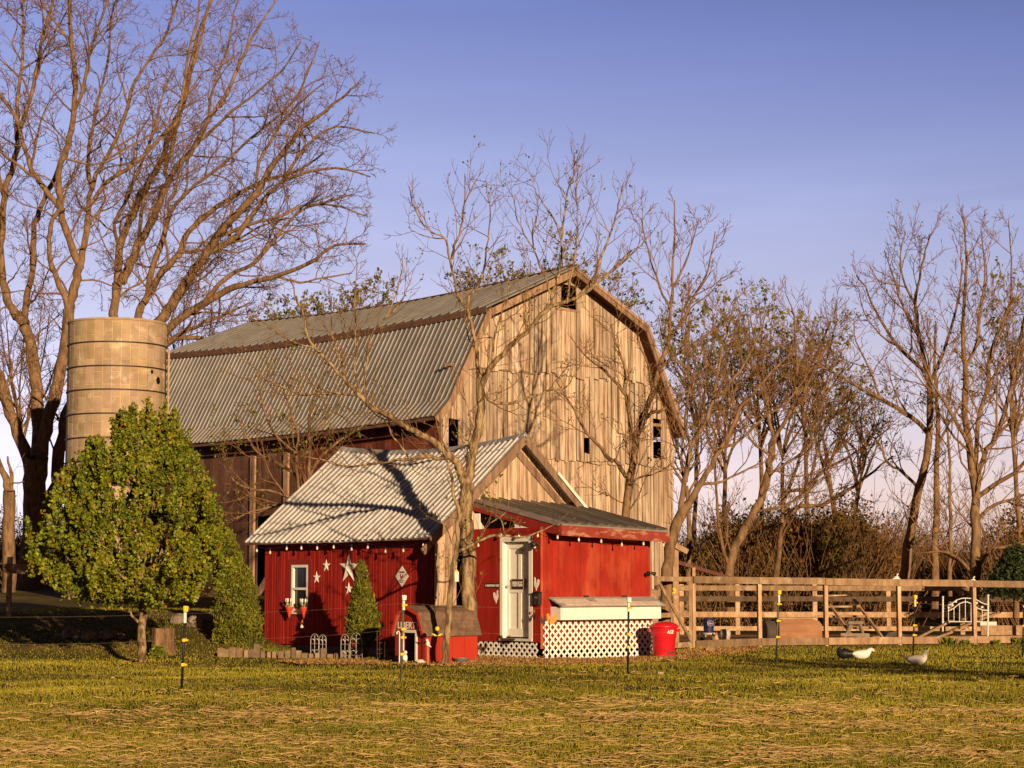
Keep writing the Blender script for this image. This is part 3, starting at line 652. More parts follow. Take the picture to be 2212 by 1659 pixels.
# ================================================================ trees
def tubes(polys, k):
    """list of (points (N,3), radii (N,)) -> verts, quads; all in one numpy pass per length"""
    by = {}
    for p, r in polys: by.setdefault(len(p), []).append((p, r))
    VS, FS, off = [], [], 0
    for n, lst in by.items():
        P = np.array([p for p, r in lst]); Rr = np.array([r for p, r in lst]); m = len(lst)
        T = np.empty_like(P); T[:, 1:-1] = P[:, 2:] - P[:, :-2]; T[:, 0] = P[:, 1] - P[:, 0]; T[:, -1] = P[:, -1] - P[:, -2]
        T /= np.linalg.norm(T, axis=2, keepdims=True) + 1e-9
        ref = np.array([.37, .21, .05]) ; ref = ref / np.linalg.norm(ref)
        flat = np.abs(T @ ref) > .93
        rf_ = np.where(flat.any(axis=1)[:, None, None], np.array([-.5, .86, .1]), ref)
        A = np.cross(T, np.broadcast_to(rf_, T.shape)); A /= np.linalg.norm(A, axis=2, keepdims=True) + 1e-9
        B = np.cross(T, A)
        ang = np.arange(k) * 2 * math.pi / k
        vs = P[:, :, None, :] + (A[:, :, None, :] * np.cos(ang)[None, None, :, None] + B[:, :, None, :] * np.sin(ang)[None, None, :, None]) * Rr[:, :, None, None]
        VS.append(vs.reshape(-1, 3))
        i = np.arange(n - 1)[:, None] * k; j = np.arange(k)[None, :]
        q = np.stack([i + j, i + (j + 1) % k, i + k + (j + 1) % k, i + k + j], 2).reshape(-1, 4)
        FS.append((q[None] + (np.arange(m) * n * k)[:, None, None] + off).reshape(-1, 4)); off += m * n * k
    return np.concatenate(VS), np.concatenate(FS)
def unit(v): return v / (np.linalg.norm(v) + 1e-9)
UPV = np.array([0, 0, 1.])
class Tree:
    def __init__(s, seed, seg=.35, wig=.16, trop=.10, ang=(28, 58), kids=(5, 4, 3), klen=(.5, .55, .5), krad=.014, rmin=.006, levels=3, leafp=0., lsize=.05, leafn=3, outb=0., flat=0., kdens=None):
        s.r = np.random.default_rng(seed); s.__dict__.update(dict(seg=seg, wig=wig, trop=trop, ang=ang, kids=kids, klen=klen, krad=krad, rmin=rmin, levels=levels, leafp=leafp, lsize=lsize, leafn=leafn, outb=outb, flat=flat))
        s.big = []; s.mid = []; s.fine = []; s.leaves = []
    def store(s, P, rr, lv):
        (s.big if lv == 0 else s.mid if rr[0] > .028 else s.fine).append((P, rr))
    def branch(s, p0, d, L, r0, lv):
        n = int(min(9, max(3, round(L / s.seg)))); st = L / n; P = [p0]; d = unit(d)
        for i in range(n):
            d = unit(d + s.r.normal(0, s.wig, 3) + UPV * s.trop * (.6 + .4 * lv)); P.append(P[-1] + d * st)
        P = np.array(P); rr = np.linspace(r0, max(s.rmin * .55, r0 * .3), n + 1); s.store(P, rr, lv)
        s.spawn(P, rr, L, lv)
        if lv >= s.levels and s.leafp and s.r.random() < s.leafp: s.leaves.append((P[-1], d))
        if lv >= s.levels and s.leafp and s.r.random() < s.leafp * .6: s.leaves.append((P[len(P) // 2], d))
    def spawn(s, P, rr, L, lv, n=None, t0=.2, klen=None):
        if lv >= s.levels: return
        n = n if n is not None else s.kids[min(lv, len(s.kids) - 1)]
        n = int(n + s.r.random()); kl = klen if klen is not None else s.klen[min(lv, len(s.klen) - 1)]
        N = len(P) - 1; az = s.r.random() * 6.28
        for k in range(n):
            t = t0 + (1 - t0) * (k + s.r.random()) / n; x = min(t * N, N - 1e-3); i = int(x); f = x - i
            p = P[i] * (1 - f) + P[i + 1] * f; r = rr[i] * (1 - f) + rr[i + 1] * f; d = unit(P[i + 1] - P[i])
            az += 2.4 + s.r.normal(0, .5); a = unit(np.cross(d, np.array([.3, .8, .52]))); b = np.cross(d, a)
            th = R(s.r.uniform(*s.ang)); side = a * math.cos(az) + b * math.sin(az)
            if s.flat: side = unit(side * np.array([1, 1 - s.flat, 1]))
            nd = unit(d * math.cos(th) + side * math.sin(th))
            ll = L * kl * s.r.uniform(.55, 1.25) * ((1.25 - .75 * t) if lv == 0 else (1.15 - .6 * t))
            if ll < .12: continue
            s.branch(p, nd, ll, max(s.rmin, min(r * .7, ll * s.krad * s.r.uniform(.7, 1.2))), lv + 1)
    def limbs(s, lst, Y, ppm, dens=1.2, klen=2.2, t0=.12, dslope=.45, lv=0, thick=1.0):
        """traced limbs: (points in photograph pixels, start px, end px[, dens factor]); depth drifts away from Y along each limb"""
        done = []
        for it in lst:
            pts, w0, w1 = it[0], it[1], it[2]; df = it[3] if len(it) > 3 else 1.
            p0 = np.array(pts[0], float); y0 = Y
            if done:
                best = min(done, key=lambda q: np.min(np.hypot(*(q[0] - p0).T))); j = np.argmin(np.hypot(*(best[0] - p0).T)); y0 = best[1][j]
            sl = s.r.uniform(-dslope, dslope)
            # smooth the traced line
            q = np.array(pts, float)
            if len(q) > 2:
                t = np.arange(len(q)); tt = np.linspace(0, len(q) - 1, (len(q) - 1) * 3 + 1)
                m = np.gradient(q, axis=0); i = np.minimum(tt.astype(int), len(q) - 2); f = (tt - i)[:, None]
                q = (2*f**3-3*f**2+1)*q[i] + (f**3-2*f**2+f)*m[i] + (-2*f**3+3*f**2)*q[i+1] + (f**3-f**2)*m[i+1]
            cum = np.concatenate([[0], np.cumsum(np.hypot(*np.diff(q, axis=0).T))]); Ys = y0 + sl * cum / ppm
            done.append((q, Ys))
            P = np.array([tuple(at(a, b, y)) for (a, b), y in zip(q, Ys)])
            rr = np.interp(cum, [0, cum[-1]], [w0 / 2 / ppm, w1 / 2 / ppm]) * thick * s.r.uniform(.92, 1.08, len(cum))
            P[1:-1] += s.r.normal(0, 1, P[1:-1].shape) * np.minimum(.10 * rr[1:-1, None] + .008, .03)
            s.store(P, rr, lv); L = cum[-1] / ppm
            s.spawn(P, rr, klen, lv, n=dens * df * L, t0=t0, klen=1.)
    def finish(s, root, barkm, twigm, leafm=None, kfine=3):
        v, f = tubes(s.big, 9); bulk('trunk', v, f, 1, barkm, root, True)
        if s.mid or s.fine:
            VS, FS = [], []; o = 0
            for lst, k in ((s.mid, 5), (s.fine, kfine)):
                if lst: v, f = tubes(lst, k); VS.append(v); FS.append(f + o); o += len(v)
            t = np.ones((o, 3)) * 1.0; bulk('crown', np.concatenate(VS), np.concatenate(FS), t, twigm, root)
        if leafm and s.leaves:
            v, f, t = leafmesh(s.r, [p for p, d in s.leaves], [d for p, d in s.leaves], s.leafn, s.lsize, .06); bulk('leaves', v, f, t, leafm, root)
def leafmesh(r, pts, dirs, n, size, spread, tint=(.75, 1.3), el=1.7, droop=0., redp=0.):
    P = np.repeat(np.array(pts), n, 0); D = np.repeat(np.array(dirs), n, 0); m = len(P)
    P = P + r.normal(0, spread, (m, 3)); A = D + r.normal(0, .8, (m, 3)); A[:, 2] -= droop; A /= np.linalg.norm(A, axis=1, keepdims=True)
    B = np.cross(A, r.normal(0, 1, (m, 3))); B /= np.linalg.norm(B, axis=1, keepdims=True) + 1e-9
    s_ = size * r.uniform(.6, 1.35, (m, 1)); A = A * s_ * el / 2; B = B * s_ / 2
    nrm = np.cross(A, B); nrm /= np.linalg.norm(nrm, axis=1, keepdims=True) + 1e-9
    v = np.stack([P - A, P + B + nrm * s_ * .12, P + A, P - B + nrm * s_ * .12], 1).reshape(-1, 3)
    f = np.arange(m * 4).reshape(-1, 4); t = np.repeat(r.uniform(*tint, (m, 1)) * np.array([[1, 1, 1]]) * (1 + r.normal(0, .1, (m, 3))), 4, 0)
    return v, f, t
def tree_root(name, label, cat, px, Y, group=None): return thing(name, label, cat, tuple(onground(px, Y)), group)

# ---- the two tall bare trees on the left
G_T = None
tl = tree_root('bare_tree', 'tall bare tree with many forking trunks left of the silo', 'tree', 62, 71)
T = Tree(3, seg=.30, wig=.21, trop=.05, ang=(25, 62), kids=(7, 6, 4), klen=(.5, .5, .55), levels=4, rmin=.0095, krad=.015)
T.limbs([([(62, 1345), (68, 1230), (74, 1120), (76, 1040), (80, 985)], 58, 48, 0),
 ([(84, 1000), (98, 930), (115, 870), (134, 787), (146, 715), (148, 668)], 28, 24, .5),
 ([(148, 672), (156, 640), (165, 600), (174, 572)], 22, 19, .6),
 ([(173, 574), (155, 533), (139, 487), (130, 450), (128, 412), (127, 368), (140, 335), (150, 300), (160, 240), (162, 171), (154, 94), (150, 21), (149, -50)], 16, 7),
 ([(173, 574), (182, 530), (188, 480), (191, 448)], 15, 12),
 ([(191, 448), (197, 409), (217, 360), (244, 316), (273, 239), (290, 180), (337, 107), (363, 64), (390, -20)], 10, 4),
 ([(191, 448), (229, 395), (276, 363), (317, 330), (350, 294), (384, 256), (397, 183), (410, 107), (427, 43), (432, -30)], 10, 4),
 ([(191, 487), (205, 468), (226, 433), (223, 409), (228, 370)], 7, 3),
 ([(197, 409), (190, 350), (200, 280), (215, 200), (235, 120), (240, 40), (262, -30)], 8, 3),
 ([(129, 450), (97, 409), (70, 371), (59, 339), (50, 310), (43, 277), (26, 239), (0, 205), (-20, 190)], 12, 6),
 ([(43, 277), (68, 205), (81, 141), (94, 73), (115, 0), (120, -50)], 9, 5),
 ([(36, 270), (38, 205), (47, 141), (51, 64), (47, 0), (40, -60)], 8, 4),
 ([(154, 94), (130, 60), (100, 20), (85, -30)], 6, 3),
 ([(160, 240), (180, 190), (196, 110), (215, 50), (240, -20)], 8, 4),
 ([(147, 673), (141, 647), (123, 603), (109, 562), (107, 515), (111, 482), (128, 452)], 13, 9, .7),
 ([(80, 990), (82, 900), (80, 843), (71, 780), (60, 724), (48, 690), (34, 680)], 27, 24, .4),
 ([(48, 695), (32, 676), (18, 647), (5, 588), (2, 530), (6, 471), (8, 421), (18, 389), (29, 354), (38, 310), (36, 270)], 19, 10),
 ([(8, 421), (-5, 370), (-20, 300), (-30, 200)], 10, 5),
 ([(52, 694), (54, 668), (62, 621), (73, 559), (72, 515), (79, 468), (97, 427), (117, 386), (126, 368)], 15, 9, .8),
 ([(72, 1060), (58, 990), (40, 935), (18, 873), (3, 828), (-15, 780), (-40, 700)], 28, 20, .5),
 ([(15, 868), (-10, 855), (-30, 830)], 10, 7),
 ([(24, 885), (10, 845), (25, 800), (20, 760)], 8, 4),
 ([(80, 1120), (112, 1085), (122, 1030), (128, 974), (140, 918), (160, 862), (185, 800), (190, 740)], 30, 18, .4)], 71, F / 71, dens=1.7, klen=2.7)
T.finish(tl, M['bark'], M['twig'])
tb = tree_root('bare_tree', 'spreading bare tree rising behind the silo and leaning right over the barn roof', 'tree', 285, 72)
T = Tree(5, seg=.30, wig=.21, trop=.05, ang=(25, 62), kids=(7, 6, 4), klen=(.5, .5, .55), levels=4, rmin=.0095, krad=.015)
T.limbs([([(285, 1330), (284, 1100), (282, 900), (290, 800), (292, 745)], 60, 50, 0),
 ([(284, 770), (250, 715), (246, 662), (254, 618), (253, 588), (258, 538), (270, 500), (287, 465), (303, 427), (320, 398), (337, 368), (358, 324), (371, 273), (397, 222), (410, 149), (427, 77), (457, 0), (470, -40)], 22, 6),
 ([(258, 545), (248, 500), (249, 474), (273, 433), (290, 392), (308, 348), (330, 290), (350, 210), (375, 150)], 9, 4),
 ([(262, 615), (266, 600), (282, 568), (299, 530), (323, 491), (337, 456), (350, 425), (364, 392)], 22, 15),
 ([(364, 392), (381, 362), (402, 339), (427, 307), (452, 256), (487, 205), (512, 149), (538, 94), (568, 43), (597, 0)], 14, 4),
 ([(366, 392), (356, 370), (364, 340), (373, 312), (380, 273), (401, 188), (427, 111), (448, 21), (460, -30)], 11, 4),
 ([(299, 530), (304, 474), (309, 439), (318, 400), (340, 360)], 10, 5),
 ([(427, 307), (450, 290), (500, 240), (555, 200), (610, 150), (650, 90)], 8, 3),
 ([(452, 256), (460, 190), (490, 110), (505, 30), (520, -20)], 7, 3),
 ([(292, 745), (302, 671), (320, 638), (326, 588), (346, 536), (361, 486), (367, 462)], 20, 11),
 ([(367, 462), (381, 439), (411, 409), (444, 384), (482, 354), (542, 299), (590, 260), (640, 210), (690, 90)], 9, 3),
 ([(367, 462), (361, 436), (378, 412), (385, 368), (400, 330)], 7, 3),
 ([(320, 640), (343, 597), (370, 565), (390, 544), (399, 512), (422, 486), (440, 468), (480, 440), (560, 395), (640, 370), (700, 330)], 17, 4),
 ([(392, 544), (417, 544), (440, 541), (490, 530), (560, 490), (620, 470)], 8, 3),
 ([(292, 760), (330, 720), (349, 688), (370, 662), (390, 627), (420, 583), (440, 559), (469, 512), (512, 461), (555, 414), (580, 367), (619, 320), (653, 277), (704, 239), (751, 201), (775, 180)], 28, 4),
 ([(436, 565), (448, 550), (512, 508), (568, 435), (606, 397), (649, 376), (725, 363), (800, 382)], 15, 3),
 ([(606, 397), (640, 345), (666, 312), (725, 273), (810, 288)], 7, 3),
 ([(469, 512), (546, 482), (600, 470), (657, 444), (725, 444), (790, 467)], 9, 3),
 ([(555, 414), (560, 350), (600, 280), (640, 230), (700, 180)], 8, 3),
 ([(350, 735), (367, 706), (393, 685), (422, 668), (435, 660), (491, 627), (546, 610), (597, 597), (640, 580), (683, 559), (725, 529), (790, 527)], 20, 4),
 ([(435, 664), (491, 597), (546, 572), (576, 538), (614, 491), (649, 457), (690, 440), (760, 420)], 12, 3),
 ([(597, 597), (650, 610), (700, 600), (760, 590)], 6, 3),
 ([(300, 790), (366, 735), (411, 713), (459, 690), (496, 675), (541, 653)], 13, 4),
 ([(310, 790), (367, 740), (395, 730), (429, 731), (467, 741)], 13, 8, .5)], 72, F / 72, dens=1.9, klen=2.6)
T.finish(tb, M['bark'], M['twig'])
# ---- dead broken stump tree on the left edge
t_ = tree_root('dead_tree', 'cracked dead trunk with snapped tops at the left edge', 'dead tree', 18, 66)
T = Tree(8, seg=.3, wig=.15, kids=(3, 2), levels=2, rmin=.008)
T.limbs([([(20, 1340), (19, 1240), (18, 1130), (20, 1060)], 30, 27, 0), ([(20, 1062), (12, 1040), (2, 1010), (-8, 985)], 17, 10, .4), ([(24, 1062), (25, 1030), (19, 1000), (16, 986)], 12, 4, .4), ([(10, 1050), (22, 1045), (52, 1040)], 4, 3, 0)], 66, F / 66, dens=2, klen=.9)
T.finish(t_, M['bark'], M['twig'])

# ---- walnut in front of the shed
wl = tree_root('budding_tree', 'large budding tree with furrowed trunk standing between dog house and red door', 'tree', 1013, 37.3)
T = Tree(21, seg=.14, wig=.15, trop=.13, ang=(25, 60), kids=(4.5, 3.5, 2), klen=(.5, .5, .5), levels=3, rmin=.006, krad=.0125, leafp=.32, lsize=.034, leafn=3)
T.limbs([([(1015, 1432), (1014, 1330), (1012, 1255), (1010, 1170), (1007, 1117), (1009, 1070), (1009, 1045)], 32, 31, .15),
 ([(1009, 1050), (1013, 1025), (1016, 995), (1023, 963), (1033, 925), (1037, 880), (1037, 828), (1035, 798)], 23, 17, .8),
 ([(1036, 850), (1045, 820), (1063, 790), (1097, 753), (1138, 716), (1160, 690), (1190, 663), (1224, 652), (1257, 637), (1287, 615), (1321, 585), (1365, 540)], 14, 4),
 ([(1190, 663), (1194, 632), (1209, 588), (1213, 534), (1216, 489), (1221, 438), (1229, 400), (1238, 380), (1242, 329)], 7, 2),
 ([(1224, 655), (1236, 588), (1245, 534), (1247, 489), (1246, 431), (1248, 358)], 6, 2),
 ([(1229, 400), (1248, 385), (1263, 370)], 3, 1.5), ([(1222, 420), (1205, 395), (1201, 384)], 3, 1.5),
 ([(1213, 520), (1196, 470), (1164, 428), (1152, 400), (1148, 380)], 5, 1.5),
 ([(1193, 640), (1175, 590), (1155, 540), (1150, 500), (1161, 463), (1160, 430)], 5, 2), ([(1155, 540), (1125, 490), (1113, 450), (1112, 420)], 4, 1.5),
 ([(1250, 640), (1282, 604), (1298, 556), (1320, 505), (1333, 454), (1340, 425), (1348, 393)], 8, 2),
 ([(1265, 632), (1295, 607), (1340, 572), (1385, 530), (1410, 500)], 7, 2), ([(1320, 505), (1295, 480), (1288, 468)], 3, 1.5),
 ([(1035, 800), (1030, 762), (1023, 726), (1013, 684), (1007, 665), (994, 646), (981, 598), (969, 547), (959, 515), (933, 502), (908, 476), (892, 438), (883, 402)], 9, 2),
 ([(959, 515), (925, 512), (895, 500), (882, 490)], 3, 1.5),
 ([(976, 560), (981, 530), (997, 495), (1003, 438), (1004, 375)], 6, 1.5), ([(1003, 440), (1015, 418), (1029, 390)], 3, 1.5),
 ([(1007, 665), (1020, 630), (1039, 607), (1050, 550), (1056, 502), (1060, 450), (1053, 420), (1050, 390)], 6, 1.5), ([(1060, 445), (1070, 432), (1082, 420)], 3, 1.5),
 ([(1038, 826), (1045, 850), (1062, 866), (1097, 872), (1138, 861), (1183, 844), (1220, 839), (1242, 809), (1260, 780)], 9, 2),
 ([(1063, 790), (1066, 740), (1080, 690), (1096, 640), (1100, 590)], 5, 2), ([(1138, 716), (1135, 660), (1120, 610)], 5, 2),
 ([(1020, 930), (1012, 880), (1003, 860), (1000, 830)], 5, 2),
 ([(1008, 1052), (998, 1030), (988, 1003), (968, 980), (934, 952), (895, 932), (861, 913), (833, 896), (808, 883), (780, 857), (753, 829), (718, 794), (683, 753), (666, 729), (656, 680), (640, 640)], 19, 3),
 ([(780, 857), (766, 800), (770, 756), (767, 697), (768, 635), (772, 566)], 6, 1.5), ([(753, 829), (739, 788), (722, 739), (715, 687), (717, 640)], 6, 2),
 ([(790, 865), (788, 820), (793, 781), (801, 725), (832, 687), (853, 642), (867, 593), (869, 560)], 6, 1.5), ([(832, 687), (862, 660), (890, 600)], 4, 1.5),
 ([(770, 853), (718, 848), (666, 850), (617, 840), (576, 819), (541, 788), (513, 770)], 6, 2),
 ([(683, 753), (640, 740), (600, 720), (560, 700)], 4, 1.5),
 ([(966, 985), (955, 990), (923, 986), (884, 991), (839, 998), (783, 1005), (738, 1008), (699, 994), (650, 985)], 9, 2),
 ([(884, 991), (868, 965), (845, 935), (838, 900)], 5, 2)], 37.3, F / 37.3, dens=4.2, klen=1.0, t0=.08, dslope=.35)
T.finish(wl, M['bark_light'], M['twig'], M['bud'])
sp = tree_root('young_tree', 'slender young tree in front of the dog house, leaning against the big trunk', 'tree', 961, 35.9)
T = Tree(22, seg=.14, wig=.14, trop=.1, kids=(3, 3), klen=(.5, .5), levels=2, rmin=.005, leafp=.6, lsize=.04, leafn=3)
T.limbs([([(960, 1433), (964, 1380), (968, 1319), (974, 1255), (981, 1210), (987, 1180), (991, 1127), (989, 1100), (979, 1067), (976, 1030), (968, 1000), (955, 960)], 17, 4, .6),
 ([(987, 1193), (1006, 1185), (1027, 1172), (1059, 1159), (1091, 1157), (1124, 1160), (1160, 1150), (1200, 1132)], 8, 2), ([(981, 1190), (972, 1160), (963, 1140), (950, 1120), (942, 1100)], 3, 1.5), ([(991, 1127), (1003, 1090), (1000, 1060), (1007, 1020)], 5, 2),
 ([(1030, 1172), (1060, 1130), (1090, 1110), (1100, 1080)], 3, 1.5), ([(1091, 1157), (1080, 1120), (1050, 1100), (1040, 1080)], 3, 1.5)], 35.9, F / 35.9, dens=3, klen=.8, dslope=.25)
T.finish(sp, M['bark_light'], M['twig'], M['bud'])
# ---- shrub between shed and barn
shb = tree_root('budding_shrub', 'many-stemmed budding shrub against the long barn wall, behind the shed', 'shrub', 660, 50)
T = Tree(31, seg=.2, wig=.15, trop=.10, kids=(5, 4, 3), klen=(.55, .55, .5), levels=3, rmin=.006, leafp=.45, lsize=.05, leafn=3)
T.limbs([([(668, 1160), (664, 1090), (668, 1020), (668, 950), (670, 890), (690, 830)], 10, 4), ([(655, 1160), (645, 1060), (640, 980), (645, 940), (625, 880), (610, 830)], 9, 3), ([(668, 1028), (690, 990), (720, 960), (770, 930), (810, 900)], 8, 3), ([(660, 1040), (600, 1000), (560, 980), (530, 940), (515, 900)], 8, 3), ([(645, 1080), (580, 1060), (520, 1050), (480, 1000)], 7, 3), ([(640, 980), (590, 930), (570, 880), (560, 840)], 6, 3), ([(668, 950), (710, 900), (740, 860), (760, 820)], 6, 3), ([(662, 1100), (610, 1090), (560, 1100), (510, 1120)], 7, 3)], 50, F / 50, dens=3.2, klen=1.3, dslope=.4)
T.finish(shb, M['bark'], M['twig_red'], M['bud'])

# ---- trees right of the barn
GR = 'budding trees beyond the chicken run'
def rtree(name, label, px, Y, seed, lst, dens=2.2, klen=1.5, leafp=.35, **kw):
    o = tree_root(name, label, 'tree', px, Y)
    T = Tree(seed, seg=kw.pop('seg', .26), wig=.19, trop=kw.pop('trop', .10), kids=(7, 6, 3.2), klen=(.55, .52, .5), levels=3 + (Y < 70), rmin=kw.pop('rmin', .0085), leafp=leafp * .6, lsize=.042, leafn=kw.pop('leafn', 3), ang=kw.pop('ang', (22, 55)))
    T.limbs(lst, Y, F / Y, dens=dens, klen=klen, dslope=.4, **kw); T.finish(o, kw.get('bark', M['bark']), M['twig_red'], M['bud']); return o
rtree('budding_tree', 'budding tree with a crooked trunk right behind the lean-to roof, before the barn boards', 1351, 46, 41, [
 ([(1351, 1420), (1350, 1250), (1351, 1119), (1357, 1052), (1369, 996), (1377, 940), (1396, 884), (1410, 846), (1424, 795), (1442, 738), (1449, 671), (1453, 623), (1455, 560), (1457, 500), (1457, 432)], 27, 2, .8),
 ([(1353, 1030), (1335, 1000), (1317, 992), (1287, 955), (1261, 925), (1239, 884), (1220, 850), (1200, 820)], 11, 2), ([(1366, 950), (1358, 884), (1347, 846), (1302, 798), (1265, 768), (1235, 730)], 11, 2), ([(1347, 846), (1350, 800), (1330, 740), (1320, 700)], 5, 2),
 ([(1392, 905), (1410, 890), (1433, 884), (1470, 854), (1510, 835)], 9, 3), ([(1442, 738), (1470, 700), (1500, 640), (1530, 580), (1545, 500)], 8, 2), ([(1449, 671), (1425, 620), (1405, 560), (1390, 500), (1384, 470)], 6, 2), ([(1453, 623), (1480, 570), (1500, 510), (1510, 470)], 6, 2),
 ([(1410, 846), (1400, 790), (1380, 740), (1370, 690)], 7, 2), ([(1424, 795), (1470, 760), (1530, 720), (1570, 690)], 7, 2), ([(1358, 1050), (1385, 1030), (1420, 1020), (1450, 1000)], 5, 2)], dens=2.6, klen=1.2)
rtree('budding_tree', 'budding tree forking low beside the right end of the lean-to and the wooden gate', 1438, 44.5, 42, [
 ([(1434, 1405), (1438, 1300), (1441, 1231), (1452, 1163), (1472, 1107), (1490, 1087)], 28, 22, .1), ([(1488, 1090), (1512, 1047), (1536, 1007), (1556, 971), (1584, 919), (1600, 879), (1628, 851), (1670, 800), (1712, 760)], 15, 3), ([(1470, 1110), (1476, 1055), (1484, 1007), (1492, 967), (1520, 919), (1540, 863), (1556, 775), (1575, 700), (1590, 640)], 13, 3),
 ([(1556, 971), (1600, 950), (1650, 900), (1700, 870), (1750, 800)], 7, 2), ([(1492, 967), (1480, 920), (1485, 860), (1500, 800), (1505, 740)], 7, 2), ([(1540, 863), (1600, 800), (1640, 720), (1660, 660)], 7, 2), ([(1512, 1047), (1560, 1040), (1620, 1010), (1680, 990)], 7, 2), ([(1520, 919), (1500, 870), (1490, 800)], 5, 2), ([(1484, 1007), (1455, 960), (1440, 900)], 5, 2)], dens=2.6, klen=1.3)
rtree('budding_tree', 'budding tree with upright twiggy crown in the middle of the clump behind the pen', 1580, 62, 43, [
 ([(1576, 1330), (1578, 1231), (1584, 1195), (1608, 1143), (1628, 1107), (1644, 1075), (1656, 1027), (1664, 985), (1672, 947)], 22, 15, .3), ([(1672, 947), (1690, 920), (1712, 880), (1720, 855), (1722, 800), (1718, 740), (1715, 680), (1700, 640)], 10, 2), ([(1672, 947), (1660, 900), (1655, 860), (1645, 800), (1630, 740), (1620, 680)], 9, 2),
 ([(1578, 1231), (1560, 1180), (1550, 1100), (1545, 1020), (1550, 950)], 9, 3), ([(1712, 880), (1750, 820), (1770, 760), (1790, 700)], 7, 2), ([(1656, 1027), (1700, 1000), (1750, 960), (1800, 880)], 7, 2), ([(1664, 985), (1620, 950), (1590, 880), (1580, 820)], 6, 2), ([(1628, 1107), (1700, 1090), (1760, 1050), (1790, 1020)], 7, 2)], dens=2.5, klen=1.9, seg=.32)
rtree('budding_tree', 'leaning tree whose low limbs sweep right toward the tallest trees behind the pen', 1690, 65, 44, [
 ([(1672, 1330), (1680, 1200), (1696, 1123), (1712, 1105), (1728, 1095), (1776, 1091), (1816, 1067), (1856, 1043), (1902, 1005), (1930, 985)], 15, 4), ([(1690, 1130), (1692, 1070), (1710, 1060), (1748, 1051), (1776, 1019), (1816, 995), (1858, 971), (1890, 930)], 10, 3), ([(1692, 1085), (1720, 1010), (1740, 950), (1755, 880), (1780, 800), (1800, 720), (1810, 690)], 8, 2), ([(1755, 880), (1800, 830), (1830, 780)], 6, 2), ([(1748, 1051), (1770, 960), (1800, 900), (1850, 850)], 6, 2)], dens=2.2, klen=1.9, seg=.32)
rtree('budding_tree', 'tall budding tree with three trunks behind the pen, left of the tallest bare one', 1985, 61, 45, [
 ([(1950, 1335), (1954, 1229), (1966, 1151), (1985, 1057), (2000, 989), (2009, 891), (2004, 807), (1986, 729), (1978, 660), (1985, 600), (2000, 540), (2010, 505)], 25, 3, .8), ([(2008, 940), (1990, 920), (1956, 891), (1902, 861), (1858, 837), (1804, 807), (1770, 790)], 12, 3), ([(2004, 807), (1960, 770), (1920, 720), (1890, 670), (1870, 620), (1850, 595)], 9, 3), ([(1986, 729), (1950, 660), (1930, 600), (1910, 540)], 7, 2), ([(2006, 830), (2030, 780), (2050, 720), (2070, 650), (2080, 560)], 9, 3), ([(1985, 1057), (1950, 1020), (1920, 1000), (1900, 960), (1870, 930)], 8, 3), ([(1902, 861), (1880, 800), (1850, 740), (1845, 690)], 6, 2), ([(1978, 660), (1950, 600), (1945, 550), (1950, 520)], 6, 2)], dens=2.2, klen=1.9, leafp=.6, seg=.32, leafn=4)
rtree('bare_tree', 'straight bare trunk just left of the tallest bare tree behind the pen', 2020, 63, 46, [
 ([(2018, 1335), (2020, 1229), (2022, 1062), (2025, 964), (2025, 866), (2018, 780), (2022, 700)], 19, 5), ([(2052, 1330), (2052, 1190), (2052, 1080), (2050, 964), (2045, 900), (2060, 820)], 11, 3), ([(2025, 964), (2060, 900), (2090, 860), (2120, 840)], 7, 2), ([(2025, 866), (1990, 800), (1970, 750)], 6, 2)], dens=2.0, klen=1.6, leafp=.25, seg=.32)
rtree('bare_tree', 'tallest bare tree at the right edge behind the pen', 2106, 57, 47, [
 ([(2104, 1335), (2106, 1229), (2106, 1111), (2108, 1057), (2098, 989), (2084, 891), (2084, 793), (2080, 700), (2084, 640), (2088, 572), (2084, 500), (2080, 468)], 26, 2.5, .7), ([(2107, 1075), (2123, 989), (2152, 940), (2177, 866), (2196, 788), (2210, 700), (2230, 600)], 14, 4), ([(2108, 1040), (2113, 915), (2132, 842), (2140, 760), (2165, 700), (2182, 660), (2185, 560), (2178, 474)], 12, 2), ([(2110, 1075), (2130, 1060), (2186, 1023), (2212, 1000), (2250, 960)], 12, 5), ([(2104, 1000), (2093, 964), (2054, 891), (2015, 827), (1990, 770), (1960, 700)], 10, 2), ([(2108, 1125), (2150, 1090), (2200, 1075), (2250, 1050)], 9, 4), ([(2084, 793), (2110, 740), (2120, 660), (2128, 580), (2120, 500)], 8, 2), ([(2152, 940), (2200, 900), (2240, 880)], 8, 4), ([(2106, 1240), (2140, 1190), (2180, 1180), (2240, 1170)], 10, 5), ([(2102, 1240), (2070, 1205), (2030, 1190), (1990, 1195)], 9, 3), ([(2132, 842), (2160, 790), (2212, 740)], 7, 3)], dens=2.2, klen=2.0, leafp=.2, seg=.34)
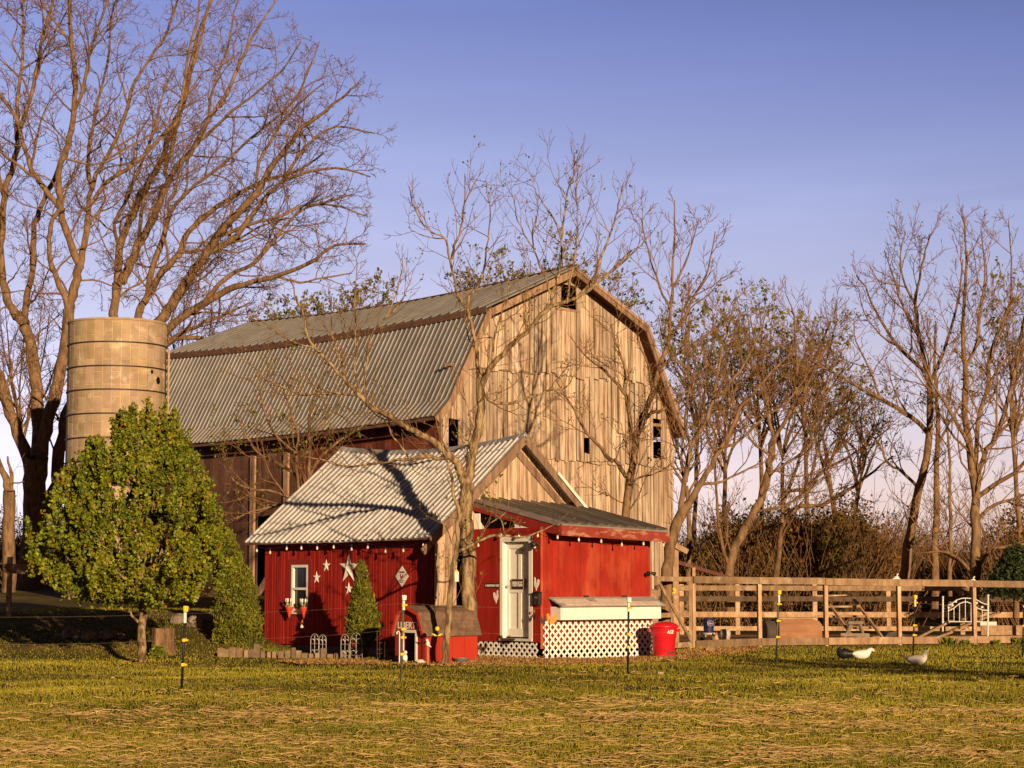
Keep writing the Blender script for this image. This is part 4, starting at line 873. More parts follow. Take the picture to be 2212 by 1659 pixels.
# ---- crowns that show over the barn ridge and between
for i, (px, Y, top, wd, lab, lp) in enumerate([(1180, 78, 520, 120, 'twiggy tree whose crown shows just above the barn peak', .35), (1290, 80, 570, 90, 'twiggy tree whose crown shows over the right slope of the barn roof', .3), (1060, 79, 560, 80, 'budding tree showing over the barn ridge behind the big furrowed tree', .4), (765, 82, 600, 95, 'greening tree over the low middle of the barn ridge', .8), (610, 83, 650, 60, 'greening tree over the far left end of the barn ridge', .8), (1500, 72, 610, 110, 'bare twiggy tree right of the barn eave, at the back', .3), (1640, 76, 640, 110, 'bare twiggy tree in the far back between the barn and the tall trees', .3), (2200, 68, 640, 90, 'bare tree cut off by the right edge, behind the tallest one', .3), (1790, 80, 770, 90, 'low budding tree in the gap behind the pen', .3), (1560, 70, 720, 70, 'slim twiggy tree nearest the barn corner, behind the gate', .2), (1690, 69, 730, 80, 'twiggy tree in the middle of the thicket behind the barrel', .15), (1745, 74, 690, 85, 'fine-twigged tree behind the ladder roost', .25), (1850, 76, 820, 70, 'low fine-twigged tree left of the three-trunk tree', .2), (1480, 66, 820, 60, 'low twiggy tree tight against the barn corner', .15), (420, 84, 620, 100, 'thin bare tree behind the far end of the barn roof', .0), (60, 90, 620, 100, 'thin bare tree far behind the multi-trunk tree', .0)]):
    o = tree_root('background_tree', lab, 'tree', px, Y, None); ppm = F / Y; r_ = np.random.default_rng(100 + i)
    T = Tree(200 + i, seg=.4, wig=.19, trop=.08, kids=(7, 6, 4), klen=(.5, .5, .5), levels=3, rmin=.008, leafp=lp * .6, lsize=.09, leafn=4, ang=(20, 50))
    fork = top + (1330 - top) * .45; L_ = [([(px, 1330), (px + r_.normal(0, 6), (1330 + fork) / 2), (px + r_.normal(0, 6), fork)], 13, 8, 0)]
    for k in range(7):
        x = px + wd * (-1 + 2 * (k + .5) / 7) + r_.normal(0, 8); yy = top + abs(x - px) / wd * 70 + r_.uniform(0, 40)
        x0, y0 = L_[0][0][-1]; y0 += r_.uniform(-40, 30)
        L_.append(([(x0, y0), (x0 + (x - x0) * .45 + r_.normal(0, 10), y0 + (yy - y0) * .35), (x0 + (x - x0) * .8 + r_.normal(0, 8), y0 + (yy - y0) * .7), (x, yy)], 6, 1.5))
    T.limbs(L_, Y, ppm, dens=1.7, klen=2.2, dslope=.4); T.finish(o, M['bark'], M['twig_red'], M['bud'])

# ---- maple
mp = tree_root('maple_tree', 'round young maple in full yellow-green leaf on the lawn', 'tree', 307, 37.2); YM = 37.2; pm = F / YM
T = Tree(51, seg=.2, wig=.12, trop=.1, kids=(4, 4, 2), klen=(.5, .5, .5), levels=3, rmin=.005)
ML = [([(307, 1433), (307, 1380), (307, 1330), (308, 1295), (310, 1260)], 20, 15, 0), ([(302, 1346), (285, 1328), (268, 1316), (252, 1310)], 7, 3, .4)]
for k, (x, y) in enumerate([(95, 1190), (120, 1270), (140, 1120), (190, 1070), (215, 1010), (250, 970), (290, 950), (320, 890), (345, 930), (380, 960), (410, 1020), (440, 1080), (465, 1150), (480, 1210), (470, 1270), (180, 1290), (400, 1295), (270, 1180), (350, 1160), (310, 1080), (230, 1240), (390, 1230), (430, 1290)]):
    yb = 1300 - 40 * (k % 4 == 0) - 25 * (k % 3 == 0); ML.append(([(308, yb), (308 + (x - 308) * .35, yb + (y - yb) * .38), (308 + (x - 308) * .7, yb + (y - yb) * .72), (x, y)], 8, 2, .8))
T.limbs(ML, YM, pm, dens=2.0, klen=.7, dslope=.5)
T.leafp = 0; T.finish(mp, M['bark_light'], M['twig'])
rm = np.random.default_rng(77)
def maple_leaves():
    prof = [(1312, 60), (1300, 130), (1270, 196), (1230, 220), (1190, 218), (1150, 205), (1100, 188), (1050, 158), (1000, 124), (960, 88), (940, 50), (928, 24)]
    ys = [p[0] for p in prof][::-1]; ws = [p[1] for p in prof][::-1]
    P, D = [], []; c0 = at(290, 1330, YM)
    n = 0
    while n < 1150:
        y = rm.uniform(926, 1312); wmax = np.interp(y, ys, ws); cx = np.interp(y, [928, 960, 1100, 1312], [330, 312, 285, 283])
        if rm.random() > (wmax + 12) / 238: continue
        a = rm.uniform(0, 2 * math.pi); q = rm.uniform(.2, 1.0) ** .38
        lump = 1 + .12 * math.sin(a * 4 + y * .025) + .10 * math.sin(y * .06 + a * 3) + rm.normal(0, .06)
        rr_ = wmax / pm * q * min(1.1, lump) * .93; cz = at(cx, y, YM)
        p = np.array([cz.x + rr_ * math.cos(a), YM + rr_ * math.sin(a) * .95, cz.z])
        if math.sin(5.3 * p[0] + 1) * math.sin(4.9 * p[1]) * math.sin(5.6 * p[2] + .5) < -.10: continue
        d = unit(p - np.array([c0.x, YM, c0.z - .6])); d = unit(d * .8 + np.array([0, 0, .85]) + rm.normal(0, .14, 3))
        L = rm.uniform(.18, .42) * (1.4 if (y < 975 or rm.random() < .06) else 1)
        m_ = int(L * 62)
        for k in range(m_):
            t_ = (k + rm.random()) / m_; w_ = .050 * (1.15 - t_ * .85)
            P.append(p + d * L * t_ + rm.normal(0, w_ * .7, 3)); D.append(d)
        n += 1
    v, f, t = leafmesh(rm, P, D, 3, .05, .022, (.55, 1.5), 1.3, droop=.35)
    t = t * np.array([1.0, 1, 1]); red = rm.random(len(t) // 4) < .05; t[np.repeat(red, 4)] *= np.array([1.6, .7, .8])
    bulk('leaves', v, f, t, M['leaf'], mp)
maple_leaves()
# ---- arborvitae
def cedar(name, label, px, Y, ybase, tips, trunk, seed, n, group=None):
    o = tree_root(name, label, 'evergreen', px, Y, group); r = np.random.default_rng(seed); ppm = F / Y; mb = MB()
    for (x, y1) in trunk: mb.tube([at(x, ybase + 4, Y), at(x + 1, (ybase + y1) / 2, Y), at(x, y1, Y)], [.035, .03, .01], 7)
    mb.build('trunk', M['bark'], o, True)
    P, D = [], []
    for (cx, top, bot, prof, share) in tips:
        ks = 0
        while ks < n * share:
            t = r.random(); w = np.interp(t, [p[0] for p in prof], [p[1] for p in prof])
            if r.random() > (w + 3) / (max(p[1] for p in prof) + 3): continue
            a = r.uniform(0, 2 * math.pi); q = r.uniform(.3, 1) ** .4; lump = 1 + .17 * math.sin(a * 4 + t * 23) + .14 * math.sin(t * 51 + a * 2)
            c = at(cx(t) if callable(cx) else cx, top + (bot - top) * t, Y); rr_ = w / ppm * q * lump
            P.append((c.x + rr_ * math.cos(a), c.y + rr_ * math.sin(a), c.z)); D.append(unit(np.array([math.cos(a) * .45, math.sin(a) * .45, 1.]))); ks += 1
    v, f, t = leafmesh(r, P, D, 5, .034, .03, (.55, 1.5), 2.8); bulk('foliage', v, f, t, M['cedar'], o)
cedar('arborvitae', 'tall double-topped arborvitae between the maple and the shed', 512, 42, 1408, [(lambda t: 499 + 10 * t, 1150, 1406, [(0, 2), (.2, 16), (.45, 28), (.7, 38), (.9, 38), (1, 26)], .62), (lambda t: 532 + 6 * t, 1222, 1404, [(0, 3), (.25, 14), (.6, 24), (.85, 28), (1, 20)], .38)], [(500, 1300), (520, 1320), (512, 1300)], 61, 5200)
cedar('arborvitae', 'small pointed arborvitae on a bare stem before the red wall', 787, 39.3, 1421, [(lambda t: 780 + 7 * t, 1216, 1394, [(0, 1.5), (.2, 9), (.45, 18), (.65, 29), (.78, 34), (.9, 22), (1, 8)], 1)], [(788, 1300), (793, 1380)], 62, 2300)
# ---- a tree beside the camera, out of the picture, whose shadow lies over the lawn on the right
o = thing('budding_tree', 'budding tree right of the viewpoint, shading the lawn near the ducks', 'tree', (15.2, 14.0, 0)); T = Tree(301, seg=.3, wig=.17, trop=.05, kids=(6, 5, 4), klen=(.6, .55, .5), levels=3, rmin=.012, krad=.02, leafp=.4, lsize=.14, leafn=4)
P0 = np.array([15.2, 14.0, 0.]); tp = np.array([P0, P0 + [0, .1, 1.2], P0 + [.1, 0, 2.4], P0 + [0, 0, 3.6]]); T.store(tp, np.array([.16, .14, .12, .08]), 0); T.spawn(tp, np.array([.16, .14, .12, .08]), 3.6, 0, n=16, t0=.5, klen=.9); T.finish(o, M['bark'], M['twig'], M['bud'])
# ---- dark conifer at the right edge
o = tree_root('conifer', 'dark needled conifer low at the right edge behind the pen', 'evergreen', 2190, 56); r = np.random.default_rng(63)
mb = MB(); mb.tube([at(2195, 1335, 56), at(2195, 1180, 56)], [.1, .03], 8); mb.build('trunk', M['bark'], o)
P, D = [], []
for k in range(2600):
    a = r.uniform(0, 6.28); t = r.random(); w = 20 + 75 * t; q = r.random() ** .5; tier = .75 + .25 * math.sin(t * 26)
    c = at(2195, 1185 + 85 * t, 56); rr_ = w * q * tier / (F / 56); P.append((c.x + rr_ * math.cos(a), c.y + rr_ * math.sin(a), c.z - .25 * q * q)); D.append((math.cos(a), math.sin(a), .15))
v, f, t = leafmesh(r, P, D, 5, .05, .09, (.5, 1.5), 3); bulk('foliage', v, f, t, M['pine'], o)

# ---- far scrub belt, reads as one mass
def scrub():
    r = np.random.default_rng(71); P, D, tt = [], [], []; polys = []
    def clump(x, y, h, w, n, tone):
        z0 = terr(x, y)
        for k in range(n):
            a = r.uniform(0, 6.28); q = r.random() ** .5; t = r.random() ** .8; ww = w * (1 - .55 * t * t) * q
            P.append((x + ww * math.cos(a), y + ww * math.sin(a), z0 + .1 + h * t * (1 - .25 * q))); D.append((math.cos(a) * .5, math.sin(a) * .5, .6)); tt.append(tone)
        for k in range(n // 4):
            a = r.uniform(0, 6.28); d = unit(np.array([math.cos(a) * .5, math.sin(a) * .5, 1.])); p = np.array([x + r.normal(0, w * .4), y + r.normal(0, w * .4), z0]); L = h * r.uniform(.6, 1.15)
            polys.append((np.array([p, p + d * L * .35 + r.normal(0, .06, 3), p + d * L * .7 + r.normal(0, .1, 3), p + d * L + r.normal(0, .12, 3)]), np.array([.022, .016, .011, .006])))
    for k in range(270):
        Y = r.uniform(66, 100); px = r.uniform(1440, 2300); tone = [(1, .9, .7), (.75, .95, .6), (1.25, .8, .5), (.8, .7, .6)][r.integers(4)]
        if 1880 < px < 2150 and Y < 92: continue
        clump((px - 1106) / F * Y, Y, r.uniform(2.4, 5.0) * (.75 if px < 1560 else 1), r.uniform(1.0, 2.4), 260, tone)
    for k in range(60):
        Y = r.uniform(72, 110); px = r.uniform(-250, 700); clump((px - 1106) / F * Y, Y, r.uniform(1.2, 2.6), r.uniform(1, 2.4), 150, [(1.25, .85, .5), (1, .9, .7), (.8, .9, .6)][r.integers(3)])
    for k in range(150):
        Y = r.uniform(105, 170); px = r.uniform(-250, 2450); clump((px - 1106) / F * Y, Y, r.uniform(2.5, 6.0), r.uniform(2, 4), 120, [(1, .85, .6), (.7, .8, .5), (1.1, .8, .5)][r.integers(3)])
    v, f, t = leafmesh(r, P, D, 5, .085, .16, (.6, 1.4), 1.6); t = t * np.repeat(np.array(tt), 20, 0)
    o = bulk('scrub_foliage', v, f, t, M['scrub']); setp(o, kind='stuff')
    v, f = tubes(polys, 3); o = bulk('scrub_undergrowth', v, f, 1, M['twig']); setp(o, kind='stuff')
scrub()

# ================================================================ lawn
def lawn():
    r = np.random.default_rng(81); n = 420000
    px = r.uniform(-170, 2390, n); py = 1268 + np.abs(1. / r.uniform(1 / 480., 1 / 112., n)) * 0 + r.uniform(112, 470, n)
    Y = EYE * F / (py - 1268) * (1 + .015 * r.normal(0, 1, n)); X = (px - 1106) / F * Y
    # soil shows in patches; keep clear of buildings
    nz = np.sin(X * 1.3 + 2 * np.sin(Y * .5)) * np.sin(Y * .9 + 1.5 * np.sin(X * .7)) ; keep = (nz > -.75) | (r.random(n) < .35)
    def inside(P, a, b, A0, A1, B0_, B1): 
        da = (X - P.x) * a.x + (Y - P.y) * a.y; db = (X - P.x) * b.x + (Y - P.y) * b.y; return (da > A0) & (da < A1) & (db > B0_) & (db < B1)
    keep &= ~inside(N0, U, W_, -.1, LW, -.1, 6) & ~inside(K, U, W_, -.05, 3, -.05, LF) & ~inside(D0, U, W_, 0, dw, 0, dd) & (Y < 50)
    for poly in DIRT:
        c = np.zeros(n, bool)
        for (x1, y1), (x2, y2) in zip(poly, poly[1:] + poly[:1]):
            c ^= ((y1 > Y) != (y2 > Y)) & (X < (x2 - x1) * (Y - y1) / (y2 - y1 + 1e-9) + x1)
        keep &= ~(c & (r.random(n) < .93))
    X, Y = X[keep], Y[keep]; n = len(X); Zg = np.array([terr(a, b) for a, b in zip(X, Y)])
    tone = 1 + .28 * np.sin(X * .7 + 2 * np.sin(Y * .23)) * np.sin(Y * .55 + np.sin(X * .4)); tall = np.clip(.6 + .5 * np.sin(X * .9 + Y * .35) * np.sin(Y * .6 - X * .25), .3, 1.2)
    h = r.uniform(.012, .042, n) * (.7 + tall * .6) * np.where(r.random(n) < .03, 1.7, 1); wd = .0020 + .00010 * Y + .001 * r.random(n)
    a = r.uniform(0, 6.28, n); ln = r.uniform(.1, .8, n) * h; b = r.uniform(0, 6.28, n)
    p = np.stack([X, Y, Zg], 1); w_ = np.stack([np.cos(a) * wd, np.sin(a) * wd * .5, 0 * a], 1); tip = p + np.stack([np.cos(b) * ln, np.sin(b) * ln, h], 1)
    mid = p + (tip - p) * .55 + np.stack([0 * a, 0 * a, .12 * h], 1)
    v = np.stack([p - w_, p + w_, mid + w_ * .7, tip, mid - w_ * .7], 1).reshape(-1, 3)
    f = np.arange(n * 5).reshape(-1, 5); dry = (r.random(n) < .16)
    t = tone[:, None] * r.uniform(.65, 1.4, (n, 1)) * np.where(dry[:, None], [[1.75, 1.45, 1.8]], [[1, 1, 1]]); o = bulk('grass', v, f, np.repeat(t, 5, 0), M['grass']); setp(o, kind='stuff')
    # straw scattered over the lawn, thick in drifts
    def patch(x, y):
        g = 0
        for (cx, cy, sx_, sy_, s_) in DR: g = np.maximum(g, s_ * np.exp(-((x - cx) / sx_) ** 2 - ((y - cy) / sy_) ** 2))
        return g
    DR = [((a_ - 1106) / F * (EYE * F / (b_ - 1268)), EYE * F / (b_ - 1268), w__, d__, s__) for a_, b_, w__, d__, s__ in
          [(700, 1535, 2.2, 1.0, .9), (250, 1550, 2.5, 1.2, .55), (1350, 1520, 2.6, 1.1, .75), (1330, 1560, 2.2, .8, 1.1), (1950, 1540, 2.6, 1.1, 1.0), (1750, 1570, 2, .8, .8), (1900, 1630, 2.4, .8, .8), (60, 1620, 1.2, .5, 1.0), (650, 1600, 2.6, 1.2, .5), (1000, 1600, 2.5, 1.2, .6), (2150, 1570, 1.6, 1.4, .8), (450, 1640, 2, .7, .45), (1450, 1640, 2, .8, .55), (1100, 1650, 1.6, .6, .4)]]
    m = 330000; px = r.uniform(-170, 2390, m); py = r.uniform(1425, 1735, m); Y = EYE * F / (py - 1268); X = (px - 1106) / F * Y
    g = patch(X, Y); nz = np.sin(X * 4.1 + 3 * np.sin(Y * 1.7)) * np.sin(Y * 3.3 + X * .8); g = g * (.35 + .8 * (nz > .05)) ; base = np.clip((py - 1440) / 190, .02, .3)
    k = r.random(m) < np.clip(g * .36 + base * .10, 0, 1) * .52; X, Y = X[k], Y[k]; m = len(X)
    L = r.uniform(.04, .19, m) * np.where(r.random(m) < .1, 1.7, 1); a = r.normal(0, .55, m) + np.where(r.random(m) < .25, r.uniform(0, 3.14, m), 0); el = r.normal(0, .10, m); z = np.array([terr(x, y) for x, y in zip(X, Y)]) + r.uniform(.012, .06, m)
    d = np.stack([np.cos(a) * np.cos(el), np.sin(a) * np.cos(el), np.sin(el)], 1) * (L / 2)[:, None]; c = np.stack([X, Y, z], 1); ww = (r.uniform(.0022, .0044, m) * np.clip(Y / 20, .9, 1.6))[:, None]
    s1 = np.stack([-np.sin(a), np.cos(a), .6 + 0 * a], 1) * ww; bend = np.stack([0 * a, 0 * a, r.normal(0, .012, m)], 1)
    v = np.stack([c - d - s1, c + bend - s1, c + d - s1 * .7, c + d + s1 * .7, c + bend + s1, c - d + s1], 1).reshape(-1, 3); v[:, 2] = np.maximum(v[:, 2], .004 + 0 * v[:, 2] + np.array([terr(x, y) for x, y in zip(v[:, 0], v[:, 1])]))
    # chips and dead stems lying thick on the bare path
    q = 60000; pts = np.array(DIRT[0]); cx = r.uniform(pts[:, 0].min(), pts[:, 0].max(), q); cy = r.uniform(pts[:, 1].min(), pts[:, 1].max(), q); c_ = np.zeros(q, bool)
    for (x1, y1), (x2, y2) in zip(DIRT[0], DIRT[0][1:] + DIRT[0][:1]): c_ ^= ((y1 > cy) != (y2 > cy)) & (cx < (x2 - x1) * (cy - y1) / (y2 - y1 + 1e-9) + x1)
    cx, cy = cx[c_], cy[c_]; q = len(cx); L2 = r.uniform(.02, .07, q); a2 = r.uniform(0, 3.14, q); e2 = r.normal(0, .45, q)
    d2 = np.stack([np.cos(a2) * np.cos(e2), np.sin(a2) * np.cos(e2), np.sin(e2)], 1) * (L2 / 2)[:, None]; c2 = np.stack([cx, cy, .022 + np.abs(d2[:, 2])], 1); w2 = np.stack([-np.sin(a2), np.cos(a2), 1.2 + 0 * a2], 1) * r.uniform(.004, .010, (q, 1))
    vv = np.stack([c2 - d2 - w2, c2 - w2, c2 + d2 - w2 * .7, c2 + d2 + w2 * .7, c2 + w2, c2 - d2 + w2], 1).reshape(-1, 3)
    v = np.concatenate([v, vv]); tq = np.repeat(r.uniform(.25, .75, (q, 1)) * np.array([[1, .85, .75]]), 6, 0); m0 = m; m = m + q
    t = np.repeat(r.uniform(.45, 1.35, (m0, 1)) * np.array([[1, 1, 1]]), 6, 0); t = np.concatenate([t, tq]); o = bulk('straw_litter', v, np.arange(m * 6).reshape(-1, 6), t, M['straw']); setp(o, kind='stuff')
# ================================================================ ground patches and lawn
def gp(pts): return [(lambda q: (q.x, q.y))(gnd(x, y)) for x, y in pts]
DIRT = [gp([(600, 1432), (700, 1428), (800, 1427), (880, 1418), (1010, 1412), (1170, 1423), (1300, 1427), (1400, 1421), (1480, 1408), (1560, 1402), (1640, 1400), (1640, 1408), (1480, 1425), (1330, 1436), (1190, 1440), (1020, 1440), (930, 1440), (850, 1436), (760, 1438), (640, 1438)])]
for p_ in DIRT: dirt('dirt_path', p_)
dirt('pen_soil', gp([(1420, 1402), (1500, 1399), (2300, 1393), (2300, 1372), (1420, 1372)]), .008)
lawn()

# ================================================================ chicken run
FP = lambda px: V(((px - 1106) / F * (46.6 + (px - 1499) * .0042), 46.6 + (px - 1499) * .0042, 0))
def zrow(px, py, P): d = ray(px, py); return EYE + d.z * (P.y / d.y)
run = thing('run_fence', 'front fence of the chicken run with weathered top rail and thin wire netting', 'fence', tuple(FP(1850)))
ps = [1499, 1640, 1782.5, 1939.5, 2101, 2262]
fd = (FP(2262) - FP(1499)).normalized(); fn = V((fd.y, -fd.x, 0))
for i, px in enumerate(ps):
    P = FP(px); mb = MB(); zt = zrow(px, 1226 if i == 0 else 1254 + i * 2.2, P); t = 1.2 + .2 * (i % 2) + .3 * (i > 0)
    mb.par(P - fd * .06 - fn * .0, fd * (.09 if i else .08), fn * -.09, Z * zt, t); mb.build('post', M['fence_wood'], run)
for i, (a, b) in enumerate(zip(ps, ps[1:])):
    A, B = FP(a), FP(b); za, zb = zrow(a, 1252 + i * 2.2, A), zrow(b, 1252 + (i + 1) * 2.2, B)
    mb = MB(); mb.bar(A + Z * za + fn * .03 - fd * .05, B + Z * (zb + .01 * (i % 2)) + fn * .03 - fd * .06, .04, .16, side=fn, t=(.6, .75, .85, .8, .65)[i]); mb.build('top_rail', M['fence_wood'], run)
    mb = MB(); mb.bar(A + Z * (.08 + (.04 if i else 0)) + fn * .035, B + Z * .12 + fn * .035 - fd * .015, .04, .17, side=fn, t=(.5, .65, .95, .85, .95)[i]); mb.build('base_board', M['fence_wood'], run)
mb = MB(); Wd = (FP(2262) - FP(1499)).length; Hn = 1.3; k = -Hn
while k < Wd:                                           # hexagonal netting, drawn as crossed thin wires
    for x0, x1 in ((k, k + Hn * .6), (k + Hn * .6, k)):
        a, b = max(0, min(Wd, x0)), max(0, min(Wd, x1))
        if abs(x1 - x0) < 1e-6 or a == b: continue
        f0, f1 = (a - x0) / (x1 - x0), (b - x0) / (x1 - x0)
        mb.tube([FP(1499) + fd * a + Z * (.15 + Hn * f0) + fn * .005, FP(1499) + fd * b + Z * (.15 + Hn * f1) + fn * .005], .0011, 3, cap=False)
    k += .055
mb.build('wire_netting', M['iron'], run)
RY = 59.5; rear = thing('rear_fence', 'plain board fence at the back of the chicken run', 'fence', tuple(onground(1800, RY)))
for px in (1470, 1590, 1756, 1914, 2072, 2230):
    mb = MB(); mb.box(onground(px, RY), .13, .12, zrow(px, 1262, V((0, RY, 0))), t=1.25); mb.build('post', M['fence_wood'], rear)
for y_, hh, t in ((1270, .15, .8), (1293, .15, .3), (1327, .16, 1.3), (1357, .13, 1.3)):
    mb = MB(); z_ = zrow(1800, y_, V((0, RY, 0))); a, b = onground(1420, RY), onground(2330, RY)
    mb.bar(a + V((0, -.09, z_)), b + V((0, -.09, z_ - .02)), .04, hh, side=V((0, 1, 0)), t=t); mb.build('rail', M['fence_wood'], rear)
# gate
GA, GB = V(((1417 - 1106) / F * 43.0, 43.0, 0)), V(((1493 - 1106) / F * 45.6, 45.6, 0)); gdv = (GB - GA); gl = gdv.length; gdv.normalize(); gnv = V((gdv.y, -gdv.x, 0))
gate = thing('run_gate', 'wooden gate with a diagonal brace between the red lean-to and the run', 'gate', tuple(GA.lerp(GB, .5)))
gz = lambda x, y, s_: zrow(x, y, GA.lerp(GB, s_)); gt = gz(1455, 1250, .5); gm = gz(1455, 1328, .5); gb = .06
for nm, a_, b_, c_, d_ in (('stile', 0, .09, 0.02, gt + .05), ('stile', gl - .10, gl, .02, gt + .05), ('rail', .09, gl - .1, gt - .06, gt + .045), ('rail', .09, gl - .1, gm - .05, gm + .05), ('rail', .09, gl - .1, gb, gb + .11)):
    mb = MB(); mb.par(GA + gdv * a_ + Z * c_, gdv * (b_ - a_), gnv * -.05, Z * (d_ - c_), 1.15); mb.build(nm, M['fence_wood'], gate)
mb = MB(); mb.bar(GA + gdv * .1 + Z * (gt - .08) + gnv * .015, GA + gdv * (gl - .12) + Z * (gb + .12) + gnv * .015, .03, .1, side=gnv, t=1.1); mb.build('brace', M['fence_wood'], gate)
for z_ in (gm + .55, gm + .05): mb = MB(); mb.par(GA - gdv * .1 + Z * z_ + gnv * .012, gdv * .18, gnv * -.01, Z * .10); mb.build('hinge', M['rust'], gate)
o = thing('gate_post', 'light wooden post the gate hangs on, against the lean-to corner', 'post', tuple(GA - gdv * .14)); mb = MB(); mb.par(GA - gdv * .17, gdv * .12, gnv * -.1, Z * (gt - .25), 1.2); mb.build('post_shaft', M['fence_wood'], o); mb = MB(); mb.par(GA - gdv * .175 + Z * (gt - .25), gdv * .13, gnv * -.11, Z * .02); mb.build('post_top', M['old_wood'], o)
def flower_disc(mb, c, r_, n, m_=1.0):
    for k in range(n):
        a = k * 6.283 / n; d = V((math.cos(a), 0, math.sin(a))); s_ = V((-d.z, 0, d.x)); mb.prism([c + d * r_ * .3 - s_ * r_ * .12, c + d * r_ * .7 - s_ * r_ * .24, c + d * r_, c + d * r_ * .7 + s_ * r_ * .24, c + d * r_ * .3 + s_ * r_ * .12], V((0, .008, 0)), m_)
o = thing('daisy_ornament', 'yellow metal daisy hanging inside the wooden gate', 'ornament', tuple(at(1455, 1276, 45.2))); mb = MB(); flower_disc(mb, at(1455, 1276, 45.2), .075, 10); mb.build('petals', M['yellow'], o); mb = MB(); mb.ball(at(1455, 1276, 45.18), .025, .012, .025); mb.build('flower_centre', M['orange'], o)
o = thing('coop_frame', 'weathered post with a slanting dark beam behind the gate', 'frame', tuple(onground(1458, 47)))
mb = MB(); mb.box(onground(1458, 47), .13, .12, zrow(1458, 1178, V((0, 47, 0))), t=1.1); mb.build('post', M['fence_wood'], o)
mb = MB(); mb.bar(at(1440, 1208, 46.9), at(1588, 1252, 50), .06, .09); mb.build('beam', M['dark_wood'], o); mb = MB(); mb.bar(at(1444, 1170, 46.9), at(1486, 1192, 46.9), .05, .12); mb.build('cross_board', M['fence_wood'], o)
for px, py, lab in ((1932.6, 1250, 'white bird-shaped finial on the top rail, over the second post from the headboard'), (2097, 1256, 'white bird-shaped finial on the top rail above the metal headboard')):
    P = FP(px); P.z = zrow(px, py, P); o = thing('rail_finial', lab, 'ornament', tuple(P), 'white ornaments on the top rail')
    mb = MB(); mb.ball(P + V((0, 0, .03)), .07, .035, .03, 8, 6); mb.tube([P + V((.03, 0, .04)), P + V((.01, 0, .09)), P + V((.045, 0, .12))], [.02, .015, .018], 6); mb.build('body', M['white'], o, True); mb = MB(); mb.box(P - V((.0, 0, .01)), .18, .05, .02); mb.build('base', M['white_worn'], o)

# ---- things kept in the run
def gat(px, Y): return V(at(px, 1380, Y).xy.to_3d())
P = gat(1531, 48.6); o = thing('poultry_waterer', 'navy blue bucket waterer on a white legged base in the run', 'waterer', tuple(P))
mb = MB(); mb.lathe(P + Z * .30, [(.12, 0), (.135, .33), (.14, .34), (.13, .35)], 20); mb.build('bucket', M['blue'], o, False)
mb = MB(); mb.lathe(P + Z * .26, [(.17, 0), (.175, .04), (.14, .045)], 20); mb.build('tray', M['milky'], o)
for k in range(4): mb = MB(); a = .8 + k * 1.57; mb.tube([P + V((.13 * math.cos(a), .13 * math.sin(a), 0)), P + V((.12 * math.cos(a), .12 * math.sin(a), .27))], .018); mb.build('leg', M['milky'], o)
lettering('lettering', '5.Saus', P + V((.03, -.139, .53)), V((1, 0, 0)), Z, .05, .13, M['white'], o)
mb = MB()
for a, b in (((-.04, .58), (.1, .58)), ((-.04, .58), (-.04, .49)), ((-.04, .49), (.03, .46)), ((.03, .46), (.1, .49)), ((.1, .49), (.1, .58))): mb.tube([P + V((a[0], -.143, a[1])), P + V((b[0], -.143, b[1]))], .003, 4)
mb.build('emblem', M['white'], o)
P = gat(1566.5, 49); o = thing('poultry_feeder', 'milky white bucket feeder on a red dish, beside the waterer', 'feeder', tuple(P)); mb = MB(); mb.lathe(P + Z * .03, [(.10, 0), (.135, .22), (.14, .25), (.132, .27), (.125, .32), (.07, .35), (.0, .355)], 22); mb.build('bucket', M['milky'], o, True); mb = MB(); mb.lathe(P, [(.13, 0), (.15, .035), (.11, .037)], 22); mb.build('dish', M['tub_red'], o)
def loft(rings, k=12):
    """continuous animal surface; rings: (x, z, half width, half height) along a spine in the xz plane"""
    mb = MB(); n = len(rings); vs = []; fs = []
    for i, (x, z, w_, h_) in enumerate(rings):
        a, b = rings[max(0, i - 1)], rings[min(n - 1, i + 1)]; d = V((b[0] - a[0], 0, b[1] - a[1])).normalized(); u_ = V((-d.z, 0, d.x))
        for j in range(k): t = 2 * math.pi * j / k; vs.append(V((x, 0, z)) + V((0, 1, 0)) * math.cos(t) * w_ + u_ * math.sin(t) * h_)
    for i in range(n - 1):
        for j in range(k): fs.append((i * k + j, i * k + (j + 1) % k, (i + 1) * k + (j + 1) % k, (i + 1) * k + j))
    fs += [tuple(range(k))[::-1], tuple(range((n - 1) * k, n * k))]; mb.add(vs, fs); return mb
def place(o, loc, rz): o.location = loc; o.rotation_euler = (0, 0, rz)
DUCK = [(-.215, .115, .012, .008), (-.19, .118, .05, .022), (-.14, .105, .085, .06), (-.06, .096, .108, .09), (.03, .096, .11, .096), (.095, .11, .092, .092), (.125, .15, .066, .07), (.138, .19, .050, .054), (.145, .22, .046, .046), (.16, .245, .044, .040), (.185, .256, .040, .036), (.21, .250, .026, .024), (.22, .246, .010, .010)]
